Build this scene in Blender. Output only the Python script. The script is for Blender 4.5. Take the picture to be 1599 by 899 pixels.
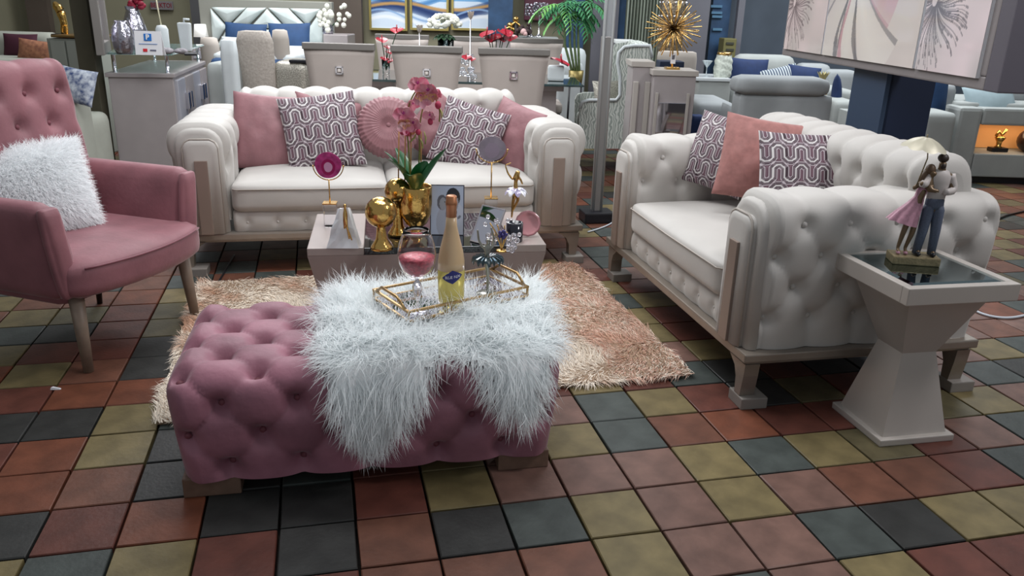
import bpy, bmesh, math, random
import numpy as np
from mathutils import Vector, Matrix, Euler
random.seed(7); RNG = np.random.default_rng(11)
PI = math.pi
for o in list(bpy.data.objects): bpy.data.objects.remove(o)
SC = bpy.context.scene
COL = SC.collection
# ---------------------------------------------------------------- camera
FPX, PITCH, ROLL, CAMH = 1242.38, 0.339935, -0.02976, 1.3163
def ray(u, v):
    a = (u-799.5)/FPX; b = -(v-449.5)/FPX
    cr, sr = math.cos(ROLL), math.sin(ROLL)
    x = a*cr+b*sr; y = -a*sr+b*cr
    cp, sp = math.cos(PITCH), math.sin(PITCH)
    return (x, cp+y*sp, -sp+y*cp)
def onz(u, v, z=0.0):            # pixel of the photograph -> point at height z
    d = ray(u, v); t = (z-CAMH)/d[2]
    return Vector((d[0]*t, d[1]*t, z))
def at(u, v, Y):                 # pixel -> point at distance Y
    d = ray(u, v); t = Y/d[1]
    return Vector((d[0]*t, Y, CAMH+d[2]*t))
cam = bpy.data.cameras.new('camera'); camo = bpy.data.objects.new('camera', cam); COL.objects.link(camo)
fw = Vector(ray(799.5, 449.5)).normalized()
rt = (Vector(ray(799.5+FPX, 449.5))-Vector(ray(799.5, 449.5))).normalized()
up = rt.cross(fw)
M3 = Matrix((rt, up, -fw)).transposed()
camo.matrix_world = Matrix.Translation((0, 0, CAMH)) @ M3.to_4x4()
cam.sensor_width = 36; cam.lens = FPX/1599*36; cam.clip_end = 60
SC.camera = camo
# ---------------------------------------------------------------- world, lamps, exposure
SC.view_settings.view_transform = 'Standard'; SC.view_settings.look = 'None'
SC.view_settings.gamma = 1; SC.view_settings.use_curve_mapping = False
SC.view_settings.exposure = 0.06
W = bpy.data.worlds.new('hall_air'); SC.world = W; W.use_nodes = True
W.node_tree.nodes['Background'].inputs[0].default_value = (0.80, 0.86, 0.92, 1)
W.node_tree.nodes['Background'].inputs[1].default_value = 0.34
def area(name, loc, size, power, color=(1, 1, 1), target=None, sy=None):
    l = bpy.data.lights.new(name, 'AREA'); l.energy = power; l.color = color
    l.shape = 'RECTANGLE'; l.size = size; l.size_y = sy or size
    o = bpy.data.objects.new(name, l); o.location = loc; COL.objects.link(o)
    d = (Vector(target) if target else Vector((loc[0], loc[1], 0)))-Vector(loc)
    o.rotation_euler = d.to_track_quat('-Z', 'Y').to_euler()
    return o
area('ceiling_lamp_rear', (-0.6, 5.2, 3.2), 1.4, 42, (0.95, 0.98, 1.0), (-0.4, 4.0, 0.4))
area('ceiling_lamp_right', (2.7, 1.9, 3.1), 0.7, 42, (0.98, 0.96, 0.98), (1.2, 2.9, 0))
area('ceiling_lamp_middle', (0.5, 2.9, 3.3), 0.8, 26, (0.98, 0.98, 1.0), (0.0, 2.6, 0))
area('fill_light_aisle', (-0.9, 3.3, 3.4), 1.6, 70, (0.98, 0.99, 1.0), (-0.7, 6.3, 0.8))  # added fill light, no visible source: brightens dining chairs and sofa fronts
area('ceiling_lamp_back', (-2.0, 7.6, 3.3), 2.4, 170, (0.97, 0.98, 1.0), (-1.5, 7.6, 0))
area('ceiling_lamp_back_right', (3.2, 7.4, 3.3), 2.4, 150, (0.93, 0.97, 1.0), (3, 7.3, 0))
# ---------------------------------------------------------------- materials
MATS = {}
def rgb(r, g, b):                # 0-255 sRGB -> linear
    return tuple(((c/255)/12.92 if c/255 <= .04045 else ((c/255+.055)/1.055)**2.4) for c in (r, g, b))+(1,)
def mat(name, col, rough=.6, metal=0., var=.0, scale=8., bump=0., bscale=60., sheen=0., coat=0., trans=0., ior=1.45,
        emit=None, estr=0., alpha=1., col2=None, vcol=None, spec=.5, bdist=.004, thin=False, obj_var=0., attrvar=False):
    if name in MATS: return MATS[name]
    m = bpy.data.materials.new(name); m.use_nodes = True
    nt = m.node_tree; N = nt.nodes; L = nt.links; P = N['Principled BSDF']
    P.inputs['Base Color'].default_value = col
    P.inputs['Roughness'].default_value = rough; P.inputs['Metallic'].default_value = metal
    P.inputs['Specular IOR Level'].default_value = spec
    P.inputs['Sheen Weight'].default_value = sheen
    if sheen: P.inputs['Sheen Roughness'].default_value = .35
    P.inputs['Coat Weight'].default_value = coat
    P.inputs['Transmission Weight'].default_value = trans; P.inputs['IOR'].default_value = ior
    P.inputs['Alpha'].default_value = alpha
    if emit: P.inputs['Emission Color'].default_value = emit; P.inputs['Emission Strength'].default_value = estr
    src = None
    if vcol:
        a = N.new('ShaderNodeVertexColor'); a.layer_name = vcol; src = a.outputs[0]
    if var or bump or col2:
        tc = N.new('ShaderNodeTexCoord')
    if var or col2:
        nz = N.new('ShaderNodeTexNoise'); nz.inputs['Scale'].default_value = scale; nz.inputs['Detail'].default_value = 5
        L.new(tc.outputs['Object'], nz.inputs['Vector'])
        rp = N.new('ShaderNodeValToRGB'); rp.color_ramp.elements[0].position = .32; rp.color_ramp.elements[1].position = .68
        L.new(nz.outputs['Fac'], rp.inputs[0])
        mx = N.new('ShaderNodeMix'); mx.data_type = 'RGBA'
        L.new(rp.outputs[0], mx.inputs[0])
        c2 = col2 or tuple(min(1, c*(1+var)) for c in col[:3])+(1,)
        c1 = col if col2 else tuple(c*(1-var) for c in col[:3])+(1,)
        if src is not None:
            mul = N.new('ShaderNodeMix'); mul.data_type = 'RGBA'; mul.blend_type = 'MULTIPLY'; mul.inputs[0].default_value = 1
            mx.inputs[6].default_value = (1-var,)*3+(1,); mx.inputs[7].default_value = (1, 1, 1, 1)
            L.new(src, mul.inputs[6]); L.new(mx.outputs[2], mul.inputs[7]); src = mul.outputs[2]
        else:
            mx.inputs[6].default_value = c1; mx.inputs[7].default_value = c2; src = mx.outputs[2]
    if obj_var:
        oi = N.new('ShaderNodeObjectInfo'); hs = N.new('ShaderNodeHueSaturation')
        mr = N.new('ShaderNodeMapRange'); mr.inputs[3].default_value = 1-obj_var; mr.inputs[4].default_value = 1+obj_var
        L.new(oi.outputs['Random'], mr.inputs[0]); L.new(mr.outputs[0], hs.inputs['Value'])
        if src is None: hs.inputs['Color'].default_value = col
        else: L.new(src, hs.inputs['Color'])
        src = hs.outputs[0]
    if src is not None: L.new(src, P.inputs['Base Color'])
    if bump:
        nb = N.new('ShaderNodeTexNoise'); nb.inputs['Scale'].default_value = bscale; nb.inputs['Detail'].default_value = 4
        L.new(tc.outputs['Object'], nb.inputs['Vector'])
        b = N.new('ShaderNodeBump'); b.inputs['Strength'].default_value = bump; b.inputs['Distance'].default_value = bdist
        L.new(nb.outputs['Fac'], b.inputs['Height']); L.new(b.outputs[0], P.inputs['Normal'])
    MATS[name] = m
    return m
# ---------------------------------------------------------------- mesh builder
class MB:
    def __init__(s): s.v = []; s.f = []; s.sm = []; s.uv = None
    def add(s, vs, fs, smooth=False):
        n = len(s.v); s.v += [tuple(p) for p in vs]; s.f += [tuple(i+n for i in f) for f in fs]; s.sm += [smooth]*len(fs); return s
    def box(s, c, d, bev=0., rz=0., M=None, taper=1.):
        x, y, z = d[0]/2, d[1]/2, d[2]/2; b = min(bev, x*.98, y*.98, z*.98)
        vs = []; fs = []
        if b <= 0:
            for k in (-1, 1):
                t = taper if k > 0 else 1
                vs += [(-x*t, -y*t, k*z), (x*t, -y*t, k*z), (x*t, y*t, k*z), (-x*t, y*t, k*z)]
            fs = [(3, 2, 1, 0), (4, 5, 6, 7), (0, 1, 5, 4), (1, 2, 6, 5), (2, 3, 7, 6), (3, 0, 4, 7)]
        else:
            bm = bmesh.new(); bmesh.ops.create_cube(bm, size=1)
            for q in bm.verts:
                t = taper if q.co.z > 0 else 1
                q.co = Vector((q.co.x*2*x*t, q.co.y*2*y*t, q.co.z*2*z))
            bmesh.ops.bevel(bm, geom=bm.edges[:], offset=b, segments=2, affect='EDGES', profile=.6)
            vs = [tuple(q.co) for q in bm.verts]; fs = [tuple(q.index for q in f.verts) for f in bm.faces]; bm.free()
        T = Matrix.Translation(c) @ (M if M is not None else Matrix.Rotation(rz, 4, 'Z'))
        return s.add([T @ Vector(p) for p in vs], fs, False)
    def tube(s, pts, r, n=8, closed=False, caps=True):
        pts = [Vector(p) for p in pts]; R = r if isinstance(r, (list, tuple)) else [r]*len(pts)
        up = Vector((0, 0, 1)); vs = []; fs = []; m = len(pts); prev = None
        for i, p in enumerate(pts):
            a = pts[(i-1) % m] if (closed or i) else p; b = pts[(i+1) % m] if (closed or i < m-1) else p
            t = (b-a).normalized() if (b-a).length > 1e-9 else Vector((0, 0, 1))
            if prev is None:
                q = up if abs(t.dot(up)) < .9 else Vector((1, 0, 0)); x = t.cross(q).normalized()
            else:
                x = (prev-t*prev.dot(t)); x = x.normalized() if x.length > 1e-6 else t.orthogonal().normalized()
            prev = x; y = t.cross(x)
            for k in range(n):
                an = 2*PI*k/n; vs.append(p+(x*math.cos(an)+y*math.sin(an))*R[i])
        rng = m if closed else m-1
        for i in range(rng):
            j = (i+1) % m
            for k in range(n):
                l = (k+1) % n; fs.append((i*n+k, i*n+l, j*n+l, j*n+k))
        if not closed and caps:
            fs.append(tuple(range(n-1, -1, -1))); fs.append(tuple((m-1)*n+k for k in range(n)))
        return s.add(vs, fs, True)
    def lathe(s, prof, n=24, c=(0, 0, 0), M=None, flute=0, fl=0.):
        vs = []; fs = []; m = len(prof)
        for (r, z) in prof:
            for k in range(n):
                a = 2*PI*k/n; rr = r*(1+(fl*math.cos(flute*a) if flute else 0))
                vs.append(Vector((rr*math.cos(a), rr*math.sin(a), z)))
        for i in range(m-1):
            for k in range(n):
                l = (k+1) % n; fs.append((i*n+k, i*n+l, (i+1)*n+l, (i+1)*n+k))
        if prof[0][0] > 1e-6: fs.append(tuple(range(n-1, -1, -1)))
        if prof[-1][0] > 1e-6: fs.append(tuple((m-1)*n+k for k in range(n)))
        T = Matrix.Translation(c) @ (M if M is not None else Matrix.Identity(4))
        return s.add([T @ p for p in vs], fs, True)
    def ball(s, c, r, n=12, sc=(1, 1, 1), M=None):
        m = max(4, n//2+1); pr = [(max(0, math.sin(PI*i/m))*1.0, -math.cos(PI*i/m)) for i in range(m+1)]
        T = Matrix.Translation(c) @ (M if M is not None else Matrix.Identity(4)) @ Matrix.Diagonal((r*sc[0], r*sc[1], r*sc[2], 1))
        pr[0] = (1e-4, -1); pr[-1] = (1e-4, 1)
        return s.lathe(pr, n, (0, 0, 0), T)
    def prism(s, poly, d0, d1, M=None, smooth=False):      # poly in xz, thickness along y
        n = len(poly); vs = [(p[0], d0, p[1]) for p in poly]+[(p[0], d1, p[1]) for p in poly]
        fs = [tuple(range(n)), tuple(range(2*n-1, n-1, -1))]+[(i, i+n, (i+1) % n+n, (i+1) % n) for i in range(n)]
        if M is not None: vs = [M @ Vector(p) for p in vs]
        return s.add(vs, fs, smooth)
    def hexa(s, b, t):            # 4 bottom points, 4 top points
        return s.add(list(b)+list(t), [(3, 2, 1, 0), (4, 5, 6, 7), (0, 1, 5, 4), (1, 2, 6, 5), (2, 3, 7, 6), (3, 0, 4, 7)])
    def grid(s, V, cu=False, cv=False, smooth=True):        # V: array (nu,nv,3)
        nu, nv = V.shape[:2]; fs = []
        for i in range(nu if cu else nu-1):
            for j in range(nv if cv else nv-1):
                a, b = i, (i+1) % nu; c, d = j, (j+1) % nv
                fs.append((a*nv+c, b*nv+c, b*nv+d, a*nv+d))
        return s.add(V.reshape(-1, 3).tolist(), fs, smooth)
    def mesh(s, name, m):
        me = bpy.data.meshes.new(name); me.from_pydata(s.v, [], s.f)
        me.polygons.foreach_set('use_smooth', s.sm)
        if m: me.materials.append(m)
        if s.uv is not None:
            l = me.uv_layers.new(name='UVMap'); vi = np.zeros(len(me.loops), dtype=np.int32); me.loops.foreach_get('vertex_index', vi)
            l.data.foreach_set('uv', np.asarray(s.uv, dtype=np.float32)[vi].ravel())
        me.update(); return me
    def build(s, name, m, parent=None, loc=None, rot=None, fix=False):
        me = s.mesh(name, m)
        if fix:
            bm = bmesh.new(); bm.from_mesh(me); bmesh.ops.remove_doubles(bm, verts=bm.verts[:], dist=1e-5)
            bmesh.ops.recalc_face_normals(bm, faces=bm.faces[:]); bm.to_mesh(me); bm.free()
        return link(name, me, parent, loc, rot)
def link(name, me, parent=None, loc=None, rot=None):
    o = bpy.data.objects.new(name, me); COL.objects.link(o)
    if parent: o.parent = parent
    if loc is not None: o.location = loc
    if rot is not None: o.rotation_euler = rot
    return o
def tag(o, label=None, cat=None, group=None, kind=None):
    if label: o['label'] = label
    if cat: o['category'] = cat
    if group: o['group'] = group
    if kind: o['kind'] = kind
    return o
def thing(name, label, cat, loc=(0, 0, 0), rz=0., group=None):
    o = bpy.data.objects.new(name, None); COL.objects.link(o); o.empty_display_size = .1
    o.location = loc
    if isinstance(rz, (int, float)): o.rotation_euler = (0, 0, rz)
    else: o.rotation_euler = rz
    return tag(o, label, cat, group)
def kids(o): return [c for c in bpy.data.objects if c.parent == o]
CHILD = {}
def copy_tree(o, parent=None):
    c = o.copy(); COL.objects.link(c)
    if parent is not None: c.parent = parent
    for ch in kids(o): copy_tree(ch, c)
    return c
def dup(o, loc, rz=None, label=None, group=None):
    c = copy_tree(o); c.location = loc
    if rz is not None: c.rotation_euler = (0, 0, rz) if isinstance(rz, (int, float)) else rz
    if label: c['label'] = label
    if group: c['group'] = group
    return c
def text_mesh(s, size, depth=.001, bold=0.):
    cu = bpy.data.curves.new('t', 'FONT'); cu.body = s; cu.size = size; cu.extrude = depth; cu.align_x = 'CENTER'; cu.align_y = 'CENTER'
    cu.offset = bold; cu.resolution_u = 2
    o = bpy.data.objects.new('t', cu); COL.objects.link(o)
    dg = bpy.context.evaluated_depsgraph_get(); me = bpy.data.meshes.new_from_object(o.evaluated_get(dg))
    bpy.data.objects.remove(o); bpy.data.curves.remove(cu); return me
def text(name, s, size, m, parent, loc, rot, depth=.001, bold=0., sx=1.):
    me = text_mesh(s, size, depth, bold); me.name = name; me.materials.clear(); me.materials.append(m)
    o = link(name, me, parent, loc, rot); o.scale = (sx, 1, 1); return o
def recalc(me):
    bm = bmesh.new(); bm.from_mesh(me); bmesh.ops.recalc_face_normals(bm, faces=bm.faces[:]); bm.to_mesh(me); bm.free()
def painted(name, w, h, nx, nz, fn, m, parent=None, loc=None, rot=None):   # flat print: grid in xz with one colour per vertex
    X, Z = np.meshgrid(np.linspace(0, 1, nx), np.linspace(0, 1, nz), indexing='ij')
    C = np.clip(fn(X, Z), 0, 1)
    V = np.stack([X*w-w/2, np.zeros_like(X), Z*h], -1)
    b = MB(); b.grid(V, smooth=False); me = b.mesh(name, m)
    lin = np.where(C <= .04045, C/12.92, ((C+.055)/1.055)**2.4)
    ca = me.color_attributes.new('print', 'FLOAT_COLOR', 'POINT')
    ca.data.foreach_set('color', np.concatenate([lin, np.ones(X.shape+(1,))], -1).astype(np.float32).ravel())
    return link(name, me, parent, loc, rot)
# soft box: rounded block with puffed faces
def softbox(mb, c, d, r, n=10, puff=(0, 0, 0), M=None, fn=None):
    hx, hy, hz = d[0]/2, d[1]/2, d[2]/2
    t = np.linspace(-1, 1, n); A, B = np.meshgrid(t, t, indexing='ij'); O = np.ones_like(A)
    faces = [(A, B, O), (B, A, -O), (A, -O, B), (B, O, A), (O, A, B), (-O, B, A)]
    T = Matrix.Translation(c) @ (M if M is not None else Matrix.Identity(4)); T = np.array(T)
    for F in faces:
        P = np.stack(F, -1)
        # denser near the edges
        P = np.sign(P)*np.abs(P)**.6 if r < .3*min(hx, hy, hz)*2 else P
        S = np.array([hx, hy, hz]); Q = P*S; I = np.clip(Q, -(S-r), S-r); D = Q-I
        L = np.linalg.norm(D, axis=-1, keepdims=True); L[L < 1e-9] = 1
        R = I+D/L*r*np.where(L > 0, 1, 0)
        px, py, pz = P[..., 0], P[..., 1], P[..., 2]
        R[..., 2] += np.sign(pz)*(np.abs(pz) > .99)*puff[2]*(1-px**2)*(1-py**2)
        R[..., 0] += np.sign(px)*(np.abs(px) > .99)*puff[0]*(1-pz**2)*(1-py**2)
        R[..., 1] += np.sign(py)*(np.abs(py) > .99)*puff[1]*(1-pz**2)*(1-px**2)
        if fn is not None: R = fn(R)
        H = np.concatenate([R, np.ones(R.shape[:2]+(1,))], -1) @ T.T
        mb.grid(H[..., :3], smooth=True)
    return mb
def smooth_poly(pts, n=6, closed=False):                    # Catmull-Rom
    P = [Vector(p) for p in pts]; m = len(P); out = []
    g = lambda i: P[i % m] if closed else P[max(0, min(m-1, i))]
    for i in range(m if closed else m-1):
        for k in range(n):
            t = k/n; a, b, c, d = g(i-1), g(i), g(i+1), g(i+2)
            out.append(.5*((2*b)+(c-a)*t+(2*a-5*b+4*c-d)*t*t+(3*b-a-3*c+d)*t**3))
    if not closed: out.append(P[-1])
    return out
# ---------------------------------------------------------------- tufting
def tuft(U, S, pu, rows, A=.02, D=.02, sig=.02):
    """rows: [(s, phase)...] button rows along arc S; diagonal folds between rows of different phase, straight ones otherwise"""
    rs = np.array([r[0] for r in rows]); ph = np.array([r[1] for r in rows]); m = len(rows)
    k = np.clip(np.searchsorted(rs, S)-1, -1, m-1); kk = np.clip(k, 0, m-1); nx = np.clip(kk+1, 0, m-1)
    span = np.where(nx > kk, rs[nx]-rs[kk], 1.); span = np.where(span == 0, 1, span)
    t = np.where((k < 0) | (nx == kk), 0, (S-rs[kk])/span); t = np.clip(t, 0, 1)*(ph[nx] != ph[kk])
    w = U/pu; p = ph[kk]
    d = A*(np.abs(np.sin(PI*(w-p-t*.5)))*np.abs(np.sin(PI*(w-p+t*.5))))**.32
    for s0, p0 in rows:
        du = ((w-p0+.5) % 1-.5)*pu; d = d-D*np.exp(-(du**2+(S-s0)**2)/sig**2)
    return d
def arc_resample(P, ds):
    P = np.array(P, float); seg = np.linalg.norm(np.diff(P, axis=0), axis=1); s = np.r_[0, np.cumsum(seg)]
    n = max(2, int(s[-1]/ds)+1); q = np.linspace(0, s[-1], n)
    return np.stack([np.interp(q, s, P[:, 0]), np.interp(q, s, P[:, 1])], 1), q
def profile_normals(Q, sign=1):
    T = np.gradient(Q, axis=0); T /= np.linalg.norm(T, axis=1, keepdims=True)+1e-9
    return np.stack([-T[:, 1], T[:, 0]], 1)*sign
def round_profile(pts, n=8):
    """pts: (x,z,r) polyline with rounded corners"""
    out = []
    for i, (x, z, r) in enumerate(pts):
        if i == 0 or i == len(pts)-1 or r == 0: out.append((x, z)); continue
        p = Vector((x, z)); a = (Vector(pts[i-1][:2])-p); b = (Vector(pts[i+1][:2])-p)
        rr = min(r, a.length*.5, b.length*.5); A = p+a.normalized()*rr; B = p+b.normalized()*rr
        for k in range(n+1):
            t = k/n; q = A*(1-t)**2+p*2*t*(1-t)+B*t*t; out.append(tuple(q))
    return out
def s_at(prof, z, last=False):      # arc position where the profile passes height z
    Q, S = arc_resample(prof, .004); i = np.nonzero((Q[:-1, 1]-z)*(Q[1:, 1]-z) <= 0)[0]; return float(S[i[-1] if last else i[0]])
def sweep_tuft(prof, L, pu, rows, axis='y', ds=.012, A=.02, D=.02, sig=.022, endr=.03, off=(0, 0), upu=0., cap=.0, mirror=None):
    Q, S = arc_resample(prof, ds); Nn = profile_normals(Q)
    nu = int(L/ds)+1; U = np.linspace(0, L, nu)
    k = max(2, int(endr/ds)); 
    U = np.unique(np.r_[U, endr*(1-np.cos(np.linspace(0, PI/2, 5))), L-endr*(1-np.cos(np.linspace(0, PI/2, 5)))]); nu = len(U)
    UU, SS = np.meshgrid(U, S, indexing='ij')
    d = tuft(UU+upu, SS, pu, rows, A, D, sig)
    e = np.clip(np.minimum(UU, L-UU)/endr, 0, 1); rd = (1-np.sqrt(np.clip(1-(1-e)**2, 0, 1)))*endr
    d = d*np.clip(e*1.2, 0, 1)-rd
    a = Q[None, :, 0]+Nn[None, :, 0]*d+off[0]; z = Q[None, :, 1]+Nn[None, :, 1]*d
    if mirror is not None: a = mirror-a
    V = np.stack([a, UU+off[1], z], -1) if axis == 'y' else np.stack([UU+off[1], a, z], -1)
    b = MB(); b.grid(V)
    for row, sg in ((V[0], -1), (V[-1], 1)):
        c = row.mean(0); ax = np.array([0, sg, 0.]) if axis == 'y' else np.array([sg, 0, 0.])
        R = np.stack([row*(1-f)+c*f+ax*cap*(1-(1-f)**3) for f in (0, .1, .25, .5, .75, 1)], 0); b.grid(R)
    btn = []
    for rr, p in rows:
        kq = int(np.argmin(abs(S-rr))); j0 = math.ceil(upu/pu-p)
        while (j0+p)*pu-upu <= L-.03:
            u = (j0+p)*pu-upu; j0 += 1
            if u < .03: continue
            pt = V[int(np.argmin(abs(U-u))), kq]; nn = Nn[kq]*(np.array([-1, 1]) if mirror is not None else 1)
            btn.append((Vector(pt), Vector((nn[0], 0, nn[1])) if axis == 'y' else Vector((0, nn[0], nn[1]))))
    return b, btn
def put_buttons(btn, me, parent, out=.003, name='button'):
    for p, n in btn:
        o = link(name, me, parent, p+n*out); o.rotation_euler = n.to_track_quat('Z', 'Y').to_euler()
def button_mesh(r, m):
    b = MB(); b.lathe([(1e-4, r*.55), (r*.6, r*.42), (r*.95, r*.1), (r, -r*.2)][::-1], 10); return b.mesh('button', m)
# ---------------------------------------------------------------- fur
def fur(name, roots, dirs, droop, length, width, segs, m, colors=None, parent=None, kind='stuff', curl=.25, normals=None):
    n = len(roots); L = np.broadcast_to(length, (n,)).astype(float); 
    P = np.array(roots, float); Dd = np.array(dirs, float); Dd /= np.linalg.norm(Dd, axis=1, keepdims=True)
    dr = np.array(droop, float); dr = np.broadcast_to(dr, (n, 3))
    side = np.cross(Dd, RNG.normal(size=(n, 3))); side /= np.linalg.norm(side, axis=1, keepdims=True)+1e-9
    cv = RNG.normal(size=(n, 3))*curl
    if normals is not None: side = np.cross(Dd, np.array(normals)+RNG.normal(size=(n, 3))*.35); side /= np.linalg.norm(side, axis=1, keepdims=True)+1e-9
    rings = []
    for k in range(segs+1):
        t = k/segs
        w = width*(1-t)**.7
        if normals is not None:
            if k < segs: rings.append(P+side*w); rings.append(P-side*w)
            else: rings.append(P.copy())
            Dd = Dd+dr/segs+cv/segs; Dd /= np.linalg.norm(Dd, axis=1, keepdims=True); P = P+Dd*(L/segs)[:, None]; continue
        s2 = np.cross(Dd, side); s2 /= np.linalg.norm(s2, axis=1, keepdims=True)+1e-9
        if k < segs:
            rings.append(P+side*w); rings.append(P-side*w*.5+s2*w*.87); rings.append(P-side*w*.5-s2*w*.87)
        else: rings.append(P.copy())
        Dd = Dd+dr/segs+cv/segs; Dd /= np.linalg.norm(Dd, axis=1, keepdims=True)
        P = P+Dd*(L/segs)[:, None]
    V = np.stack(rings, 1)            # n, 3*segs+1, 3
    m1 = V.shape[1]; F = []
    if normals is not None:
        for k in range(segs-1): F += [(2*k, 2*k+1, 2*k+3), (2*k, 2*k+3, 2*k+2)]
        F.append((2*segs-2, 2*segs-1, 2*segs))
    for k in range(segs-1 if normals is None else 0):
        for j in range(3):
            l = (j+1) % 3; F.append((3*k+j, 3*k+l, 3*k+3+l)); F.append((3*k+j, 3*k+3+l, 3*k+3+j))
    for j in range(3 if normals is None else 0): F.append((3*(segs-1)+j, 3*(segs-1)+(j+1) % 3, 3*segs))
    F = np.array(F); FF = (F[None]+(np.arange(n)*m1)[:, None, None]).reshape(-1, 3)
    me = bpy.data.meshes.new(name); me.vertices.add(n*m1); me.vertices.foreach_set('co', V.astype(np.float32).ravel())
    me.loops.add(len(FF)*3); me.loops.foreach_set('vertex_index', FF.astype(np.int32).ravel())
    me.polygons.add(len(FF)); me.polygons.foreach_set('loop_start', np.arange(0, len(FF)*3, 3, dtype=np.int32))
    me.polygons.foreach_set('use_smooth', np.ones(len(FF), dtype=bool))
    me.materials.append(m); me.update(); 
    if colors is not None:
        C = np.repeat(np.concatenate([colors, np.ones((n, 1))], 1)[:, None], m1, 1)
        ca = me.color_attributes.new('tint', 'FLOAT_COLOR', 'POINT'); ca.data.foreach_set('color', C.astype(np.float32).ravel())
    o = link(name, me, parent)
    if kind: o['kind'] = kind
    return o
# ================================================================ SETTING
TH = 0.23970768; TOX, TOY = 1.87031748, 10.0001549; TS = .2
def tile_w(c, r):                # grid corner -> world
    g0, g1 = c, -r; cs, sn = math.cos(TH), math.sin(TH)
    return ((cs*g0-sn*g1+TOX)*TS, (sn*g0+cs*g1+TOY)*TS)
tcols = dict(P=rgb(156, 116, 102), T=rgb(148, 94, 72), R=rgb(130, 72, 58), Y=rgb(156, 138, 90), G=rgb(92, 100, 96), D=rgb(68, 68, 66), O=rgb(150, 84, 56), K=rgb(122, 111, 76))
tmat = {}
for k, c in tcols.items():
    g_ = .3*c[0]+.6*c[1]+.1*c[2]; c = tuple((x*.92+g_*.08)*.46 for x in c[:3])+(1,); tmat[k] = mat('paver_'+k, c, rough=.5, var=.26, scale=11, bump=.5, bscale=70, bdist=.002, obj_var=.1, spec=.35)
tmap = {}
def trow(r, c0, s):
    for i, ch in enumerate(s):
        if ch != '.': tmap[(c0+i, r)] = ch
trow(0, -9, 'YGYRDTDGYPYPTTRGPRY')
trow(1, -6, 'TRTTTYPPGDYYRPT')
trow(2, -4, 'YRTPGPYRRPT')
trow(-1, -9, 'DRODDRYPPPYGYKRPGRP')
trow(-2, -9, 'OTDDGRYPYGTORRRKYPP')
trow(-3, -10, 'ROYDGRYTPPGYRDKRYPG')
trow(-4, -10, 'DDYGRTYPGRYRGDRDDPPY')
trow(-5, -10, 'ROOGRTYPGRYRPYDYTPGP')
trow(-6, -10, 'YTDGPR.....GYRDRPYPG')
trow(-7, -11, 'YRRDYTRGPYRGPYRPGDTP')
trow(-8, -11, 'GDRKTG......RGYGYPRP')
trow(-9, -11, 'YKRKPTG.....GYRYTPGP')
trow(-10, -11, 'TTOYGR....TGYRPYYRTP')
def tile_kind(c, r):
    k = tmap.get((c, r))
    if k: return k
    return random.Random(c*7919+r*104729).choice('PPTTRRYYGGDOK')
TD = .028
def tile_mesh(ch, seed):
    rr = random.Random(seed); b = bmesh.new(); h = TS/2-.0035
    bmesh.ops.create_cube(b, size=1)
    for v in b.verts: v.co = Vector((v.co.x*2*h, v.co.y*2*h, (v.co.z-.5)*TD))
    top = [e for e in b.edges if all(v.co.z > -1e-4 for v in e.verts)]
    bmesh.ops.bevel(b, geom=top, offset=.0025, segments=1, affect='EDGES')
    for v in b.verts:
        if v.co.z > -1e-3: v.co.z += rr.uniform(-.0006, .0006)
        v.co.x += rr.uniform(-.001, .001); v.co.y += rr.uniform(-.001, .001)
    me = bpy.data.meshes.new('floor_tile'); b.to_mesh(me); b.free(); me.materials.append(tmat[ch]); return me
tm = {(k, s): tile_mesh(k, hash(k) % 97*0+ord(k)+s*31) for k in tcols for s in range(2)}
fb = MB(); 
joint = mat('joint_sand', rgb(34, 27, 24), rough=.95, bump=.4, bscale=200)
fb.box((.6, 5.2, -.055), (13.5, 12.4, .06)); floor = fb.build('floor', joint); tag(floor, kind='structure')
def covered(x, y):               # tiles wholly hidden under the ottoman and rug
    a = math.radians(16); dx, dy = x+1.15, y-2.27; u = dx*math.cos(a)+dy*math.sin(a); v = -dx*math.sin(a)+dy*math.cos(a)
    if .22 < u < 1.7 and .2 < v < 1.2: return True
    a = math.radians(12); dx, dy = x-.85, y-2.74; u = dx*math.cos(a)+dy*math.sin(a); v = -dx*math.sin(a)+dy*math.cos(a)
    if .45 < u < .9 and .3 < v < 1.35: return True
    dx, dy = x+1.79, y-4.01; u = dx*math.cos(a)+dy*math.sin(a); v = -dx*math.sin(a)+dy*math.cos(a)
    if .1 < u < 2.1 and .35 < v < 1.7: return True
    return False
def in_view(x, y):
    d = y*math.cos(PITCH)+CAMH*math.sin(PITCH); v = (y*math.sin(PITCH)-CAMH*math.cos(PITCH))/d*FPX; u = x/d*FPX
    return abs(u) < 900 and -v < 560
cand = []
for c in range(-42, 40):
    for r in range(-48, 8):
        x, y = tile_w(c+.5, r-.5+1)
        x, y = tile_w(c+.5, r+.5)
        if not (-6.0 < x < 7.2 and .6 < y < 11.2): continue
        cand.append((math.hypot(x, y), c, r, x, y))
cand.sort(); n = 0; far = {k: MB() for k in tcols}; h = TS/2-.0035
cs, sn = math.cos(TH), math.sin(TH)
for dist, c, r, x, y in cand:
    k = tile_kind(c, r)
    if n < 300 and in_view(x, y) and not covered(x, y):
        o = link('floor_tile', tm[(k, (c+r) % 2)], floor, (x, y, 0)); n += 1
        o.rotation_euler = (random.uniform(-.003, .003), random.uniform(-.003, .003), TH+random.choice((0, 1, 2, 3))*PI/2+random.uniform(-.006, .006))
    else:
        P = [(x+cs*a-sn*b_, y+sn*a+cs*b_) for a, b_ in ((-h, -h), (h, -h), (h, h), (-h, h))]
        z = random.uniform(-.001, .0005)
        far[k].hexa([(p[0], p[1], -TD) for p in P], [(p[0], p[1], z) for p in P])
allb = MB(); mi = []; ms = list(tcols)
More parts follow.
